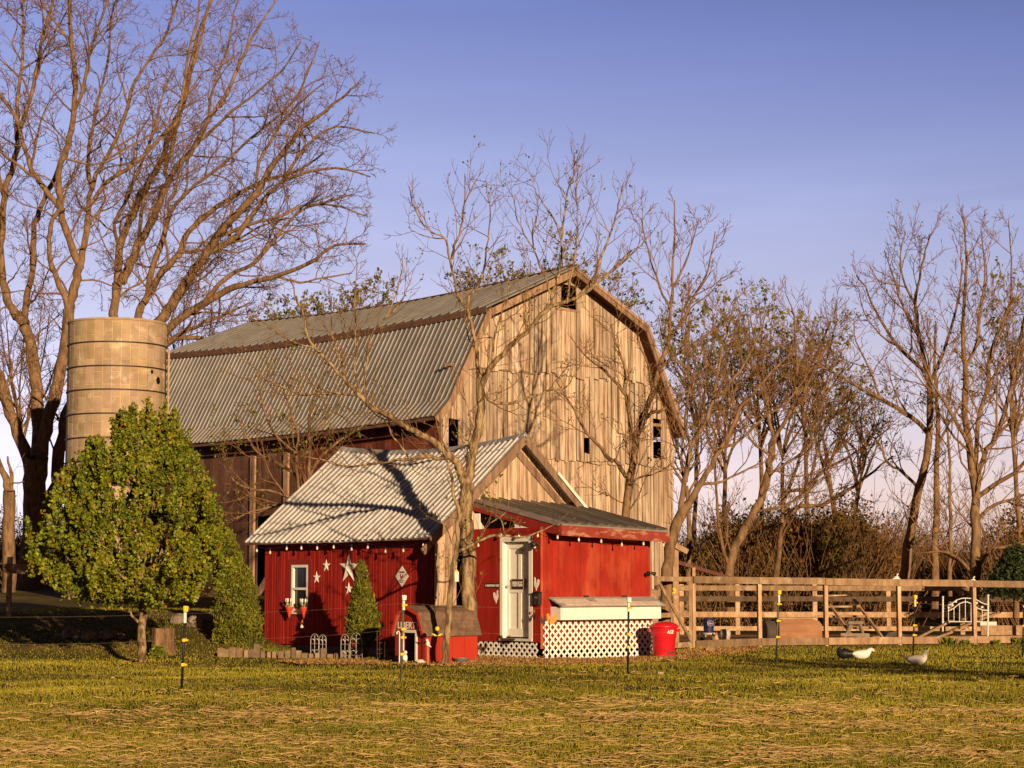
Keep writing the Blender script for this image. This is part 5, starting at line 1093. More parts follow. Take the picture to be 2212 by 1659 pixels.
def duck(label, P, rz, m, rings=DUCK, billm='bill', cat='duck'):
    o = thing('duck', label, cat, (0, 0, 0), 'ducks resting on the lawn'); b = loft(rings, 14).build('body', M[m], o, True)
    sm = b.modifiers.new('soft', 'SUBSURF'); sm.levels = 1; sm.render_levels = 1
    if billm:
        x, z = rings[-2][0], rings[-2][1]; mb = MB(); mb.add([V((x, -.018, z + .008)), V((x, .018, z + .008)), V((x + .06, .02, z - .022)), V((x + .06, -.02, z - .022)), V((x, -.014, z - .012)), V((x, .014, z - .012)), V((x + .058, .016, z - .03)), V((x + .058, -.016, z - .03))], [(0, 3, 2, 1), (4, 5, 6, 7), (0, 1, 5, 4), (2, 3, 7, 6), (1, 2, 6, 5), (3, 0, 4, 7)]); mb.build('bill', M[billm], o)
        for s_ in (-1, 1): mb = MB(); mb.ball(V((rings[-3][0], s_ * .034, rings[-3][1] + .008)), .006, .004, .006, 6, 4); mb.build('eye', M['black'], o)
    for s_ in (-1, 1):
        mb = MB(); mb.ball(V((-.06, s_ * .083, .115)), .125, .03, .05, 10, 6); mb.build('wing', M[m], o, True)
    place(o, P, rz); return o
duck('white duck with raised head and orange bill, resting on the lawn before a black post', gnd(1981, 1437), R(-14), 'duck')
LOW = DUCK[:6] + [(.135, .145, .066, .066), (.155, .17, .05, .052), (.175, .188, .045, .044), (.20, .197, .043, .038), (.225, .19, .038, .034), (.247, .175, .024, .022), (.256, .166, .01, .01)]
duck('white duck with its bill tucked low, resting beside the black duck', gnd(1860, 1425), R(-6), 'duck', LOW)
SLEEP = [(-.22, .10, .012, .008), (-.18, .11, .06, .03), (-.1, .115, .10, .075), (0, .115, .115, .10), (.08, .125, .10, .11), (.12, .15, .075, .085), (.13, .19, .05, .05), (.115, .215, .035, .03), (.09, .225, .012, .012)]
duck('black duck asleep with its head turned back, left of the white duck', gnd(1827, 1425), R(186), 'black', SLEEP, None)
HEN = [(-.17, .36, .01, .02), (-.15, .33, .035, .05), (-.11, .27, .07, .075), (-.04, .22, .098, .10), (.04, .20, .098, .105), (.095, .23, .075, .085), (.115, .29, .045, .052), (.122, .335, .032, .036), (.135, .365, .03, .028), (.155, .37, .018, .018), (.165, .368, .006, .006)]
def hen(label, P, rz, m, sc_=1.0, comb=True):
    o = thing('hen', label, 'hen', (0, 0, 0), 'hens in the chicken run'); b = loft(HEN, 12).build('body', M[m], o, True)
    for s_ in (-1, 1):
        mb = MB(); mb.tube([V((.02, s_ * .035, .12)), V((.01, s_ * .035, .02)), V((.0, s_ * .035, .005))], .009, 5); mb.bar(V((-.02, s_ * .035, .005)), V((.06, s_ * .035, .005)), .04, .008); mb.build('leg', M['bill'], o)
    mb = MB(); mb.prism([V((.11, -.005, .39)), V((.12, -.005, .42)), V((.135, -.005, .40)), V((.15, -.005, .42)), V((.165, -.005, .385))], V((0, .01, 0))); mb.prism([V((.15, -.012, .36)), V((.165, -.012, .355)), V((.155, -.012, .32))], V((0, .024, 0))); mb.build('comb', M['comb'], o)
    mb = MB(); mb.lathe(V((.16, 0, .368)), [(.01, 0), (.001, .03)], 6, axis=(1, 0, -.2)); mb.build('beak', M['bill'], o)
    place(o, P, rz); o.scale = (sc_,) * 3
hen('buff hen facing the camera beside the feeder bucket in the run', gat(1544, 47.6), R(-75), 'hen', .85)
hen('dark brown hen in the shade left of the waterer', gat(1516, 48), R(-120), 'hen_dark', .8)
hen('small dark hen pecking between the waterer legs and the buff hen', gat(1528, 47.7), R(-40), 'hen_dark', .68)
P = at(1650, 1360, 48.2); o = thing('barrel', 'old dark barrel lying on its side with a wet plywood cover, behind the netting', 'barrel', (P.x, P.y, 0)); bx = at(1695, 1360, 48.2).x - P.x
mb = MB(); prof2 = []
for x_, r_ in ((0, .24), (.0, .26), (.04, .28), (.1, .275), (.13, .285), (.16, .275), (.24, .285), (.30, .285), (.33, .295), (.36, .285), (.5, .285)): prof2.append((r_, x_))
prof2 = [(r_ * 1.1, x_) for r_, x_ in prof2]; mb.lathe(V((P.x, P.y, .32)), prof2, 26, axis=(1, .15, 0)); mb.build('drum', M['barrel'], o, True)
mb = MB(); x0, x1 = at(1682, 1360, 48).x, at(1774, 1360, 48).x; zz = [(x0, .06), (x1, .06), (x1, .50), (x1 - .07, .59), (x1 - .2, .63), (x0 + .1, .64), (x0, .62)]; mb.prism([V((a, 47.85, b)) for a, b in zz], V((0, .5, 0))); mb.build('cover', M['ply'], o)
mb = MB(); mb.par(V((x0 - .05, 47.83, .641)), V((x1 - x0 - .1, 0, 0)), V((0, .55, 0)), V((0, 0, .03)), 1.4); mb.build('lid_board', M['fence_wood'], o)
# ladder roost
o = thing('ladder_roost', 'leaning wooden ladder roost with round rungs in the run', 'roost', tuple(gat(1850, 51)))
la = lambda x, y, Y: at(x, y, Y)
for a, b in (((1785, 1296, 50.6), (1848, 1384, 49.6)), ((1844, 1294, 50.9), (1908, 1380, 49.9))): mb = MB(); mb.bar(la(*a), la(*b), .05, .06, t=1.15); mb.build('rail', M['fence_wood'], o)
for y_, xa, xb in ((1286.5, 1765, 1842), (1310, 1786, 1858), (1331, 1762, 1868), (1356, 1822, 1892), (1376.5, 1840, 1908)): mb = MB(); mb.tube([la(xa, y_ + 1, 50.4), la(xb, y_, 50.4)], .028, 7, t=1.2); mb.build('rung', M['fence_wood'], o)
o = thing('sawhorse', 'small grey splay-legged sawhorse in front of the ladder roost', 'sawhorse', tuple(gat(1850, 49.4)))
mb = MB(); mb.bar(la(1832, 1345, 49.4), la(1864, 1345, 49.4), .12, .07, side=V((0, 1, 0))); mb.build('top_board', M['block'], o)
for a, b in ((1837, 1822), (1858, 1868), (1838, 1828), (1857, 1864)): mb = MB(); mb.bar(la(a, 1348, 49.4), la(b, 1383, 49.3 + .2 * (b in (1828, 1864))), .05, .05); mb.build('leg', M['block'], o)
mb = MB(); mb.bar(la(1816, 1371, 49.3), la(1878, 1372, 49.3), .04, .08, side=V((0, 1, 0)), t=1.1); mb.build('low_board', M['block'], o)
o = thing('low_shelter', 'dark rounded animal shelter on the ground between two run posts', 'shelter', tuple(gat(1937, 50.5))); mb = MB(); c = gat(1937, 50.5)
vs = [(c.x - .36, 0), (c.x - .34, .12), (c.x - .2, .26), (c.x, .30), (c.x + .18, .22), (c.x + .32, .08), (c.x + .36, 0)]; mb.prism([V((a, c.y, b)) for a, b in vs], V((0, .7, 0))); mb.build('hood', M['barrel'], o); mb = MB(); mb.prism([V((c.x + (a - c.x) * .6, c.y - .004, b * .6)) for a, b in vs], V((0, .003, 0))); mb.build('opening', M['darkness'], o)  # opening is a flat dark patch painted for the shade inside
for (a, b, Y1, Y2, lab) in (((1974, 1381), (2052, 1342), 48.9, 50.5, 'upper leaning grey plank, left of the metal headboard'), ((2008, 1382), (2053, 1366), 48.8, 49.6, 'short low plank leaning just left of the headboard'), ((2056, 1362), (2156, 1323), 49.6, 51.8, 'long leaning plank crossing behind the headboard')):
    o = thing('plank', lab, 'plank', tuple(at(*a, Y1)), 'loose planks in the run'); mb = MB(); mb.bar(at(*a, Y1), at(*b, Y2), .16, .05, side=V((0, 1, 0)), t=.95); pb = mb.build('board', M['fence_wood'], o); mb = MB(); mb.bar(at(*b, Y2) - V((.03, 0, 0)), at(*b, Y2) + V((.03, 0, .01)), .18, .07, side=V((0, 1, 0)), t=.7); mb.build('end_cleat', M['fence_wood'], o)
YH = 50.3; o = thing('metal_headboard', 'white metal bed headboard with curved bars standing in the run as a trellis', 'headboard', tuple(gat(2085, YH)))
hb = lambda zx, zy: at(1769.6 + zx * .2, 1194.5 + zy * .2, YH)
for x_, y0_, y1_ in ((1336, 475, 935), (1824, 462, 938)):
    mb = MB(); mb.tube([hb(x_, y0_), hb(x_ - 3, y1_)], .024, 8); mb.ball(hb(x_, y0_ - 4), .035, .035, .035, 8, 6); mb.build('bed_post', M['white'], o)
mb = MB(); curve = lambda P_: mb.tube([hb(*q) for q in P_], .014, 6)
curve([(1336, 575), (1380, 570), (1430, 550), (1480, 510), (1540, 490), (1585, 488), (1640, 492), (1690, 500), (1740, 530), (1790, 552), (1824, 555)]); curve([(1336, 630), (1390, 628), (1450, 600), (1510, 550), (1560, 530), (1600, 530), (1650, 550), (1710, 595), (1770, 618), (1824, 620)]); curve([(1336, 742), (1600, 742), (1824, 745)])
mb.build('frame_bar', M['white'], o)
for x_, t_ in ((1395, 600), (1455, 590), (1515, 545), (1578, 490), (1640, 545), (1700, 590), (1760, 610)): mb = MB(); mb.tube([hb(x_, t_), hb(x_, 742)], .010, 6); mb.build('spindle', M['white'], o)
mb = MB()
for x_, y_ in ((1395, 590), (1440, 565), (1475, 525), (1360, 600), (1760, 585), (1700, 540)): mb.ball(hb(x_, y_), .035, .012, .03, 6, 4)
mb.build('leaf_casting', M['white'], o)
o = thing('planter_box', 'weathered raised planter boards at the right end of the run', 'planter', tuple(gat(2170, 51.5)))
for x0, x1, y0, y1, Y in ((2120, 2230, 1351, 1372, 51.2), (2150, 2230, 1351, 1356, 52.5)): mb = MB(); A, B = at(x0, y1, Y), at(x1, y0, Y); mb.par(A, V((B.x - A.x, 0, 0)), V((0, .05, 0)), Z * (B.z - A.z), 1.1); mb.build('side_board', M['fence_wood'], o)
mb = MB(); A, B = at(2118, 1353, 51.6), at(2153, 1343, 51.6); mb.par(A, V((B.x - A.x, 0, 0)), V((0, .3, 0)), Z * (B.z - A.z)); mb.build('seat_slab', M['white_worn'], o)
# far buildings seen through the run
fb = thing('far_barn', 'distant red building with a grey roof and white windows behind the right-hand trees', 'building', tuple(gat(2020, 96))); YB = 96
def fz(px, py, Y=YB): return at(px, py, Y)
mb = MB(); A, B = fz(1915, 1330), fz(2145, 1228); mb.par(V((A.x, YB, -.5)), V((B.x - A.x, 0, 0)), V((0, 6, 0)), Z * (B.z + .5)); mb.build('wall', M['far_red'], fb)
mb = MB(); r0, r1 = fz(1900, 1229), fz(2160, 1229); top = fz(2000, 1190).z; mb.prism([V((r0.x, YB - .4, r0.z)), V((r0.x, YB + 3, top)), V((r0.x, YB + 6.4, r0.z))], V((r1.x - r0.x, 0, 0))); mb.build('roof', M['far_roof'], fb)
for x0, x1, y0, y1 in ((1992, 2006, 1290, 1268), (2040, 2052, 1290, 1270), (1950, 1960, 1295, 1275)):
    A, B = fz(x0, y0), fz(x1, y1); mb = MB(); mb.par(V((A.x, YB - .06, A.z)), V((B.x - A.x, 0, 0)), V((0, .05, 0)), Z * (B.z - A.z)); w_o = mb.build('window', M['white'], fb); mb = MB(); mb.par(V((A.x + .06, YB - .075, A.z + .06)), V((B.x - A.x - .12, 0, 0)), V((0, .02, 0)), Z * (B.z - A.z - .12)); mb.build('pane', M['glass'], w_o)
o = thing('far_shed', 'tiny distant red shed with a white-trimmed gable above the run top rail', 'shed', tuple(gat(1807, 92))); A = fz(1790, 1320, 92); B = fz(1824, 1248, 92); pkx = (A.x + B.x) / 2; pkz = fz(1807, 1234, 92).z
mb = MB(); mb.prism([V((A.x, 92, 0)), V((B.x, 92, 0)), V((B.x, 92, B.z)), V((pkx, 92, pkz)), V((A.x, 92, B.z))], V((0, 2, 0))); mb.build('wall', M['far_red'], o); mb = MB()
for q in (A.x - .15, B.x + .15): mb.bar(V((q, 91.9, B.z - .12)), V((pkx, 91.9, pkz + .05)), .15, .14, side=V((0, 1, 0)))
mb.build('trim', M['white'], o)
o = thing('trailer', 'white box trailer far behind the run, left of the red building', 'trailer', tuple(gat(1888, 90))); A, B = fz(1868, 1322, 90), fz(1908, 1301, 90); mb = MB(); mb.par(V((A.x, 90, .3)), V((B.x - A.x, 0, 0)), V((0, 2, 0)), Z * (B.z - .3)); mb.build('body', M['white'], o)
for x_ in (.25, .75): mb = MB(); mb.lathe(V((A.x + (B.x - A.x) * x_, 89.9, .28)), [(.28, 0), (.28, .2)], 14, axis=(0, 1, 0)); mb.build('wheel', M['black'], o)

# ================================================================ electric fence
GP = 'step-in electric fence posts across the lawn'; wires = {0: [], 1: []}
def fpost(top, base, caps, clips, dark, lab, label_band, capm):
    P = gnd(*base); Y = P.y; T_ = at(*top, Y - .02); o = thing('fence_post', lab, 'fence post', tuple(P), GP)
    at_y = lambda y: P.lerp(T_, (base[1] - y) / (base[1] - top[1])); mb = MB(); mb.tube([P - Z * .05, T_], .017, 8); mb.build('pole', M['black' if dark else 'green_pole'], o, True)
    mb = MB(); mb.lathe(T_ - Z * .05, [(.026, 0), (.03, .06), (.026, .075)], 10); mb.bar(T_ + V((.03, 0, -.05)), T_ + V((.035, 0, .02)), .02, .02); mb.build('cap', M[capm], o)
    if label_band: mb = MB(); mb.lathe(T_ - Z * .20, [(.021, 0), (.021, .14)], 10); mb.build('label_band', M['white'], o)
    for y_ in clips: q = at_y(y_); mb = MB(); mb.lathe(q - Z * .02, [(.026, 0), (.028, .04)], 8); mb.bar(q + V((.02, -.01, 0)), q + V((.06, -.02, 0)), .03, .028); mb.build('clip', M['yellow'], o)
    return at_y
PD = [((400, 1313), (392, 1494), 0, [1383, 1436], True, 'black step-in fence post with a yellow cap, in front of the maple and stump', True, 'yellow', 1325, 1383),
 ((872, 1289), (866, 1467), 0, [1307, 1359, 1377, 1413], False, 'greenish step-in fence post with a white cap, in front of the dog house', True, 'white', 1303, 1359),
 ((1358, 1294), (1356, 1456), 0, [1313, 1370, 1398], True, 'black step-in fence post with a white cap, in front of the white lattice', True, 'white', 1313, 1370),
 ((1682.5, 1278), (1676, 1435), 0, [1305, 1341, 1376], False, 'greenish step-in fence post with a yellow cap, in front of the barrel', True, 'yellow', 1305, 1341),
 ((1976.5, 1288), (1971.5, 1425), 0, [1302, 1351, 1372], True, 'black step-in fence post with a yellow cap, beside the raised-head duck', True, 'yellow', 1302, 1351),
 ((2212, 1290), (2209, 1418), 0, [1310, 1352], True, 'dark step-in fence post cut by the right edge of the photo', False, 'black', 1306, 1352)]
for p in PD:
    f_ = fpost(*p[:8]); wires[0].append(f_(p[8])); wires[1].append(f_(p[9]))
for k, lab, y0 in ((0, 'upper thin fence wire strung along the step-in posts', 1328), (1, 'lower thin fence wire strung along the step-in posts', 1388)):
    pts = [at(-260, y0, 25.5)] + wires[k] + [wires[k][-1] + V((2.5, .6, 0))]; mb = MB()
    for a, b in zip(pts, pts[1:]): mb.tube([a.lerp(b, t) - Z * .16 * t * (1 - t) for t in (0, .2, .4, .6, .8, 1)], .0009, 4)
    setp(mb.build('fence_wire', M['block']), lab, 'wire', 'wires of the lawn fence')

# ================================================================ left yard
P = gnd(351, 1414); o = thing('tree_stump', 'cut tree stump with split bark behind the maple trunk', 'stump', tuple(P)); r_ = (377 - 327) / 2 / F * P.y; hh = at(351, 1357, P.y).z - P.z
mb = MB(); k_ = 22; vs = []
for (f, z) in ((1.12, 0), (1.0, .2), (.96, .6), (.99, 1)):
    for j in range(k_): a = 6.283 * j / k_; q = r_ * f * (1 + .06 * math.sin(a * 5) + .04 * math.sin(a * 9)); vs.append(P + V((q * math.cos(a), q * math.sin(a), z * hh)))
mb.add(vs, [(i * k_ + j, i * k_ + (j + 1) % k_, (i + 1) * k_ + (j + 1) % k_, (i + 1) * k_ + j) for i in range(3) for j in range(k_)]); mb.build('bark', M['bark'], o)
mb = MB(); mb.poly([v + Z * .002 for v in vs[-k_:]]); mb.build('cut_face', M['fence_wood'], o)
def tuft(name, label, P, n, h, w, m, seed, cat='plant', spread=.15, group=None, lean=.5):
    r = np.random.default_rng(seed); o = thing(name, label, cat, tuple(P), group); vs = []; fs = []; tt = []
    for k in range(n):
        a = r.uniform(0, 6.28); q = r.uniform(0, spread); b = V((P.x + q * math.cos(a), P.y + q * math.sin(a), P.z)); H_ = h * r.uniform(.6, 1.1); a2 = r.uniform(0, 6.28); ln = H_ * lean * r.uniform(.3, 1); s_ = V((math.cos(a2 + 1.57), math.sin(a2 + 1.57), 0)) * w / 2; d = V((math.cos(a2), math.sin(a2), 0)) * ln
        i = len(vs); vs += [b - s_, b + s_, b + d * .4 + s_ + Z * H_ * .6, b + d + Z * H_, b + d * .4 - s_ + Z * H_ * .6]; fs.append((i, i + 1, i + 2, i + 3, i + 4)); t = r.uniform(.7, 1.4); tt += [(t, t, t)] * 5
    mb = MB(); mb.v = [tuple(v) for v in vs]; mb.f = fs; mb.t = tt; mb.build('leaves', m, o); return o
def roundbush(name, label, P, rx, rz, n, size, m, seed, cat='plant'):
    r = np.random.default_rng(seed); o = thing(name, label, cat, tuple(P)); a = r.uniform(0, 6.28, n); t = r.random(n); q = r.uniform(.4, 1, n) ** .5
    pts = np.stack([P.x + rx * q * np.sqrt(1 - t * t * .9) * np.cos(a), P.y + rx * q * np.sqrt(1 - t * t * .9) * np.sin(a), P.z + rz * t], 1); dr = np.stack([np.cos(a), np.sin(a), .6 + 0 * a], 1)
    v, f, tn = leafmesh(r, pts, dr, 3, size, .02); bulk('leaves', v, f, tn, m, o)
    mb = MB(); [mb.tube([P, P + V((rx * .5 * math.cos(k), rx * .5 * math.sin(k), rz * .6))], .006, 4) for k in range(6)]; mb.build('stems', M['twig'], o)
roundbush('small_bush', 'small round green bush at the foot of the tree stump', gnd(342, 1417), .16, .19, 260, .04, M['leaf'], 91)
for i, (px, py, s_, lab) in enumerate([(150, 1375, .17, 'pale fieldstone, leftmost of the row on the grassy bank'), (166, 1380, .09, 'small stone right after the leftmost pale fieldstone'), (192, 1381, .17, 'pointed fieldstone second from left on the bank'), (210, 1379, .12, 'tan fieldstone in the middle of the bank row'), (232, 1378, .17, 'tallest fieldstone of the bank row, right of the tan one'), (246, 1377, .12, 'light round fieldstone near the right end of the bank row'), (262, 1380, .10, 'flat fieldstone at the right end of the bank row'), (420, 1352, .2, 'shaded fieldstone left of the tall arborvitae'), (386, 1345, .18, 'shaded fieldstone up the bank behind the tree stump')]):
    P = gnd(px, py); P.z += s_ * .3; mb = MB(); n_ = len(mb.v); mb.ball(P, s_ * rnd.uniform(.8, 1.2), s_, s_ * rnd.uniform(.7, 1.05), 9, 7, t=1.0, jit=.35); setp(mb.build('fieldstone', M['stone']), lab, 'stone', 'fieldstones along the bank')
o = thing('board_fence', 'single plank rail on a post at the left edge', 'fence', tuple(gnd(20, 1328))); Y_ = gnd(20, 1332).y
mb = MB(); mb.bar(at(18, 1332, Y_), at(22, 1203, Y_), .12, .1, t=1.2); mb.build('post', M['fence_wood'], o); mb = MB(); mb.bar(at(8, 1228, Y_ - .07), at(130, 1231, Y_ - .07), .04, .22, side=V((0, 1, 0)), t=.8); mb.build('rail', M['fence_wood'], o)
# brick edging
BX = [(478, 17, 20), (489, 12, 18), (503, 15, 22), (517, 15, 21), (531, 11, 17), (544, 14, 19), (555, 14, 30), (568, 10, 15), (580, 9, 14), (591, 10, 15), (607, 12, 16), (621, 13, 17), (634, 10, 24), (645, 12, 18), (658, 14, 13), (672, 10, 12), (685, 9, 14), (699, 15, 24), (713, 14, 12), (726, 9, 14), (742, 13, 18), (757, 8, 20), (771, 9, 24), (779, 7, 20), (806, 24, 13)]
for i, (px, w_, h_) in enumerate(BX):
    py = 1419 + (px - 478) * .02; P = gnd(px, py); mb = MB(); s_ = P.y / F; a = rnd.uniform(-.4, .4); t = rnd.uniform(.7, 1.35)
    mb.box(P - Z * .03, w_ * s_ * .92, .09, h_ * s_ + .02, t=(t, t * rnd.uniform(.95, 1.15), t * rnd.uniform(.9, 1.2)), rz=a)
    o = mb.build('edging_brick', M['brick']); bv = o.modifiers.new('worn', 'BEVEL'); bv.width = .008; bv.segments = 1
    lab = 'worn brick or paver set on edge in the garden border before the shed'
    if i == 6: lab = 'tallest border brick, left of the shed corner'
    if i == 24: lab = 'wide stone block right of the small arborvitae stem'
    setp(o, lab, 'brick', 'edging bricks of the garden border')
# garden fence panels
for px, w_, top, lab, Y in ((683, 17, 1369, 'arched wire garden panel, leftmost in the tree shadow', 39.6), (700, 15, 1371, 'arched wire garden panel half lit in the tree shadow', 39.5), (748, 17, 1370, 'rusty arched wire garden panel left of the small arborvitae', 39.0), (772, 26, 1367, 'bright scrolled wire garden panel behind the small arborvitae stem', 38.9)):
    c = V(((px - 1106) / F * Y, Y, 0)); hw = w_ / 2 * Y / F; H_ = at(px, top, Y).z; o = thing('garden_panel', lab, 'garden fence', tuple(c), 'wire garden panels'); mb = MB(); pts = [c + V((-hw, 0, 0)), c + V((-hw, 0, H_ - hw * 1.6))] + [c + V((-hw * math.cos(k * math.pi / 8), 0, H_ - hw * 1.6 + hw * 1.6 * math.sin(k * math.pi / 8))) for k in range(1, 8)] + [c + V((hw, 0, H_ - hw * 1.6)), c + V((hw, 0, 0))]; mb.tube(pts, .006, 5); mb.build('arch', M['wire'], o)
    mb = MB(); mb.tube([c, c + Z * H_ * .9], .006, 5); mb.ball(c + Z * H_ * .9, .012, .012, .02, 6, 4); mb.build('upright', M['wire'], o)
    for s_ in (-1, 1):
        for z_ in (.14, .38): mb = MB(); cc = c + V((s_ * hw * .5, 0, z_ * H_ / .55)); mb.tube([cc + V((hw * .45 * math.cos(k * .7), 0, .05 * math.sin(k * .7))) for k in range(9)], .005, 4); mb.build('scroll', M['wire'], o)
o = thing('wire_cage', 'rusty wire plant cage between the small arborvitae and the dog house', 'plant cage', tuple(gnd(835, 1418))); c = gnd(835, 1418); c.y = 37.9
for nm, lines in (('upright', [([(x_, 1421), (x_ + rnd.uniform(-1, 1), 1361)]) for x_ in (815, 820, 831, 844, 853)]), ('cross_wire', [([(814, y_), (834, y_ - 1 + rnd.uniform(-1, 1)), (855, y_ - 3)]) for y_ in (1364, 1376, 1389, 1403, 1412)])):
    for ln in lines: mb = MB(); mb.tube([at(x_, y_, 37.6 + .25 * (x_ > 832)) for x_, y_ in ln], .0045, 4); mb.build(nm, M['rust'], o)
tuft('daffodil_clump', 'yellow-green daffodil leaves in front of the wire cage', gnd(826, 1421), 16, .2, .028, M['bud'], 92, spread=.12); tuft('daffodil_clump', 'yellow-green daffodil leaves left of the dog house corner', gnd(845, 1420), 18, .2, .028, M['bud'], 93, spread=.12)
tuft('grass_clump', 'dark grassy clump at the foot of the sunflower stake', gnd(936, 1430), 70, .17, .012, M['cedar'], 94, spread=.17, lean=.9); tuft('leafy_weeds', 'low leafy weeds right of the small arborvitae stem', gnd(806, 1429), 60, .09, .03, M['cedar'], 95, spread=.22)
tuft('leafy_weeds', 'low leafy weeds along the border bricks near the shed corner', gnd(585, 1412), 70, .12, .03, M['leaf'], 96, spread=.3)
for i, (px, s_, lab) in enumerate(((2035, .22, 'broad clump of weeds at the base board below the headboard'), (2068, .13, 'small weed at the base board right of the broad clump'), (2135, .13, 'weed at the base board below the right headboard post'), (2185, .2, 'dark leafy weed at the base board near the right edge'))):
    P = FP(px) + fn * .18; tuft('run_weed', lab, P, 50, s_, .035, M['leaf'], 97 + i, spread=s_ * .8, lean=.8, group='weeds along the run base board')

# ================================================================ on and around the shed
onw = lambda x, y, off=.03: onplane(x, y, N0 - W_ * off, W_)
ond = lambda x, y, off=.03: onplane(x, y, K - W_ * off, W_)
onf = lambda x, y, off=.03: onplane(x, y, K - U * off, U)
def star(label, px, py, r_, m, hollow=False, rot=0):
    c = onw(px, py, .03); o = thing('metal_star', label, 'star', tuple(c), 'metal stars on the red wall'); pt = []
    for k in range(10): a = math.pi / 2 + rot + k * math.pi / 5; q = r_ if k % 2 == 0 else r_ * .40; pt.append(c - U * q * math.cos(a) + Z * q * math.sin(a))
    if hollow:
        for k in range(0, 10, 2): mb = MB(); mb.tube([pt[k - 1], pt[k], pt[k + 1]], .009, 5); mb.build('point', m, o)
        return
    for k in range(0, 10, 2):
        mb = MB(); top = c - W_ * r_ * .22
        mb.add([pt[k - 1], pt[k], pt[(k + 1) % 10], top, c], [(0, 3, 1), (1, 3, 2), (0, 1, 4), (1, 2, 4)]); mb.build('point', m, o)
star('large white pressed metal star, biggest of the stars', 753, 1228, .33, M['white_worn']); star('small white star right of the window top', 705, 1222, .145, M['white']); star('small white star nearest the window, lower than its neighbour', 684, 1248, .145, M['white']); star('small white star below the large star', 753.5, 1272, .145, M['white']); star('hollow outline star half hidden by the small arborvitae', 782, 1240, .2, M['white'], True, .1)
# diamond sign
c = onw(868, 1245, .04); o = thing('diamond_sign', 'white diamond sign with a dark hen, on the red wall beside the tree shadow', 'sign', tuple(c)); mb = MB(); hd = .205
mb.prism([c - U * hd * math.cos(a) + Z * hd * math.sin(a) for a in (0, math.pi / 2, math.pi, 1.5 * math.pi)], W_ * .01); mb.build('plate', M['white'], o)
HENP = [(-.55, .6), (-.35, .5), (-.1, .05), (.2, .1), (.3, .35), (.35, .62), (.5, .7), (.6, .5), (.62, .2), (.55, -.2), (.3, -.5), (.1, -.55), (.12, -.8), (-.02, -.8), (-.05, -.5), (-.35, -.25), (-.55, .1)]
def silhouette(mb, c, ax, s_, off, th, flip=1): mb.prism([c + ax * (x * s_ * flip) + Z * (y * s_) + off for x, y in HENP], -off.normalized() * th)
mb = MB(); silhouette(mb, c + Z * .0, -U, .085, -W_ * .003, .002, -1); mb.par(c - U * -.08 - Z * .09 - W_ * .003, U * -.16, W_ * .002, Z * .012); mb.build('emblem', M['comb'], o)
lettering('lettering', 'CHICKEN', c + Z * .085 - W_ * .002, -U, Z, .03, .17, M['black'], o); lettering('lettering', 'XING', c - Z * .115 - W_ * .002, -U, Z, .02, .1, M['black'], o)
# planters and hanging ornament by the window
def pot(label, px, py):
    c = onw(px, py, .14); o = thing('wall_planter', label, 'planter', tuple(c), 'cone planters by the window'); mb = MB(); mb.lathe(c - Z * .23, [(.012, 0), (.03, .06), (.045, .12), (.075, .2), (.09, .24), (.085, .245), (.07, .22)], 16); mb.bar(c + W_ * .02, c + W_ * .13, .02, .02); mb.build('cone_pot', M['pot'], o, True)
    for k in range(6):
        a = k * 1.05; q = V((math.cos(a), math.sin(a), 0)) * .07; b = c + q * .4; mb = MB(); mb.tube([b, b + q * .5 + Z * .10], .005, 4); mb.ball(b + q * .6 + Z * .15, .018, .018, .045, 7, 6); mb.build('flower', M['flower'], o)
    r = np.random.default_rng(int(px)); v, f, t = leafmesh(r, [tuple(c + Z * .05 + V((r.normal(0, .03), r.normal(0, .03), 0))) for _ in range(14)], [(0, 0, 1)] * 14, 2, .035, .02); bulk('leaves', v, f, t, M['leaf'], o)
pot('red cone planter with pale flowers left of the window frame', 625, 1312); pot('red cone planter with pale flowers in front of the window sill', 656.5, 1313)
c = onw(653, 1350, .14); o = thing('hanging_bell', 'small white and brass bell ornament hanging below the window', 'ornament', tuple(c)); mb = MB(); mb.lathe(c - Z * .06, [(.045, 0), (.042, .03), (.03, .06), (.012, .07)], 12); mb.build('bell', M['white'], o, True); mb = MB(); mb.lathe(c + Z * .01, [(.028, 0), (.02, .05), (.008, .09)], 10); mb.build('bell_top', M['orange'], o); mb = MB(); mb.tube([c + Z * .09, onw(657, 1331, .10)], .004, 4); mb.build('cord', M['wire'], o)
# string lights
o = thing('string_lights', 'string of clear bulbs along the shed and lean-to eaves', 'string lights', tuple(onw(753, 1180, .3)))
zx = lambda x, y: (513.2 + x * .2133, 1106 + y * .2133); z5 = lambda x, y: (814 + x * .2133, 1106 + y * .2133); z6 = lambda x, y: (1114.8 + x * .2133, 1106 + y * .2133)
bulbs = [onplane(*zx(x, y), N0 - W_ * .26, W_) for x, y in ((195, 385), (330, 405), (497, 365), (646, 360), (806, 360), (973, 350), (1154, 370), (1318, 350), (1497, 395), (1678, 385))] + [onplane(*z5(x, y), N0 - W_ * .22, W_) for x, y in ((470, 330),)] + [onplane(*z5(740, 370), K - W_ * .5, W_)] + [ond(*z5(x, y), .15) for x, y in ((1027, 330), (1260, 232), (1440, 235), (1630, 232))] + [onf(*z6(x, y), .43) for x, y in ((420, 250), (635, 275), (862, 290), (1070, 325), (1290, 315), (1440, 290), (1490, 330))]
for b in bulbs: mb = MB(); mb.lathe(b - Z * .05, [(.006, 0), (.022, .018), (.024, .035), (.016, .06), (.013, .075)], 10); bo = mb.build('bulb', M['lamp_glass'], o, True); mb = MB(); mb.lathe(b + Z * .025, [(.015, 0), (.016, .045), (.006, .06)], 8); mb.build('socket', M['black'], bo)
mb = MB()
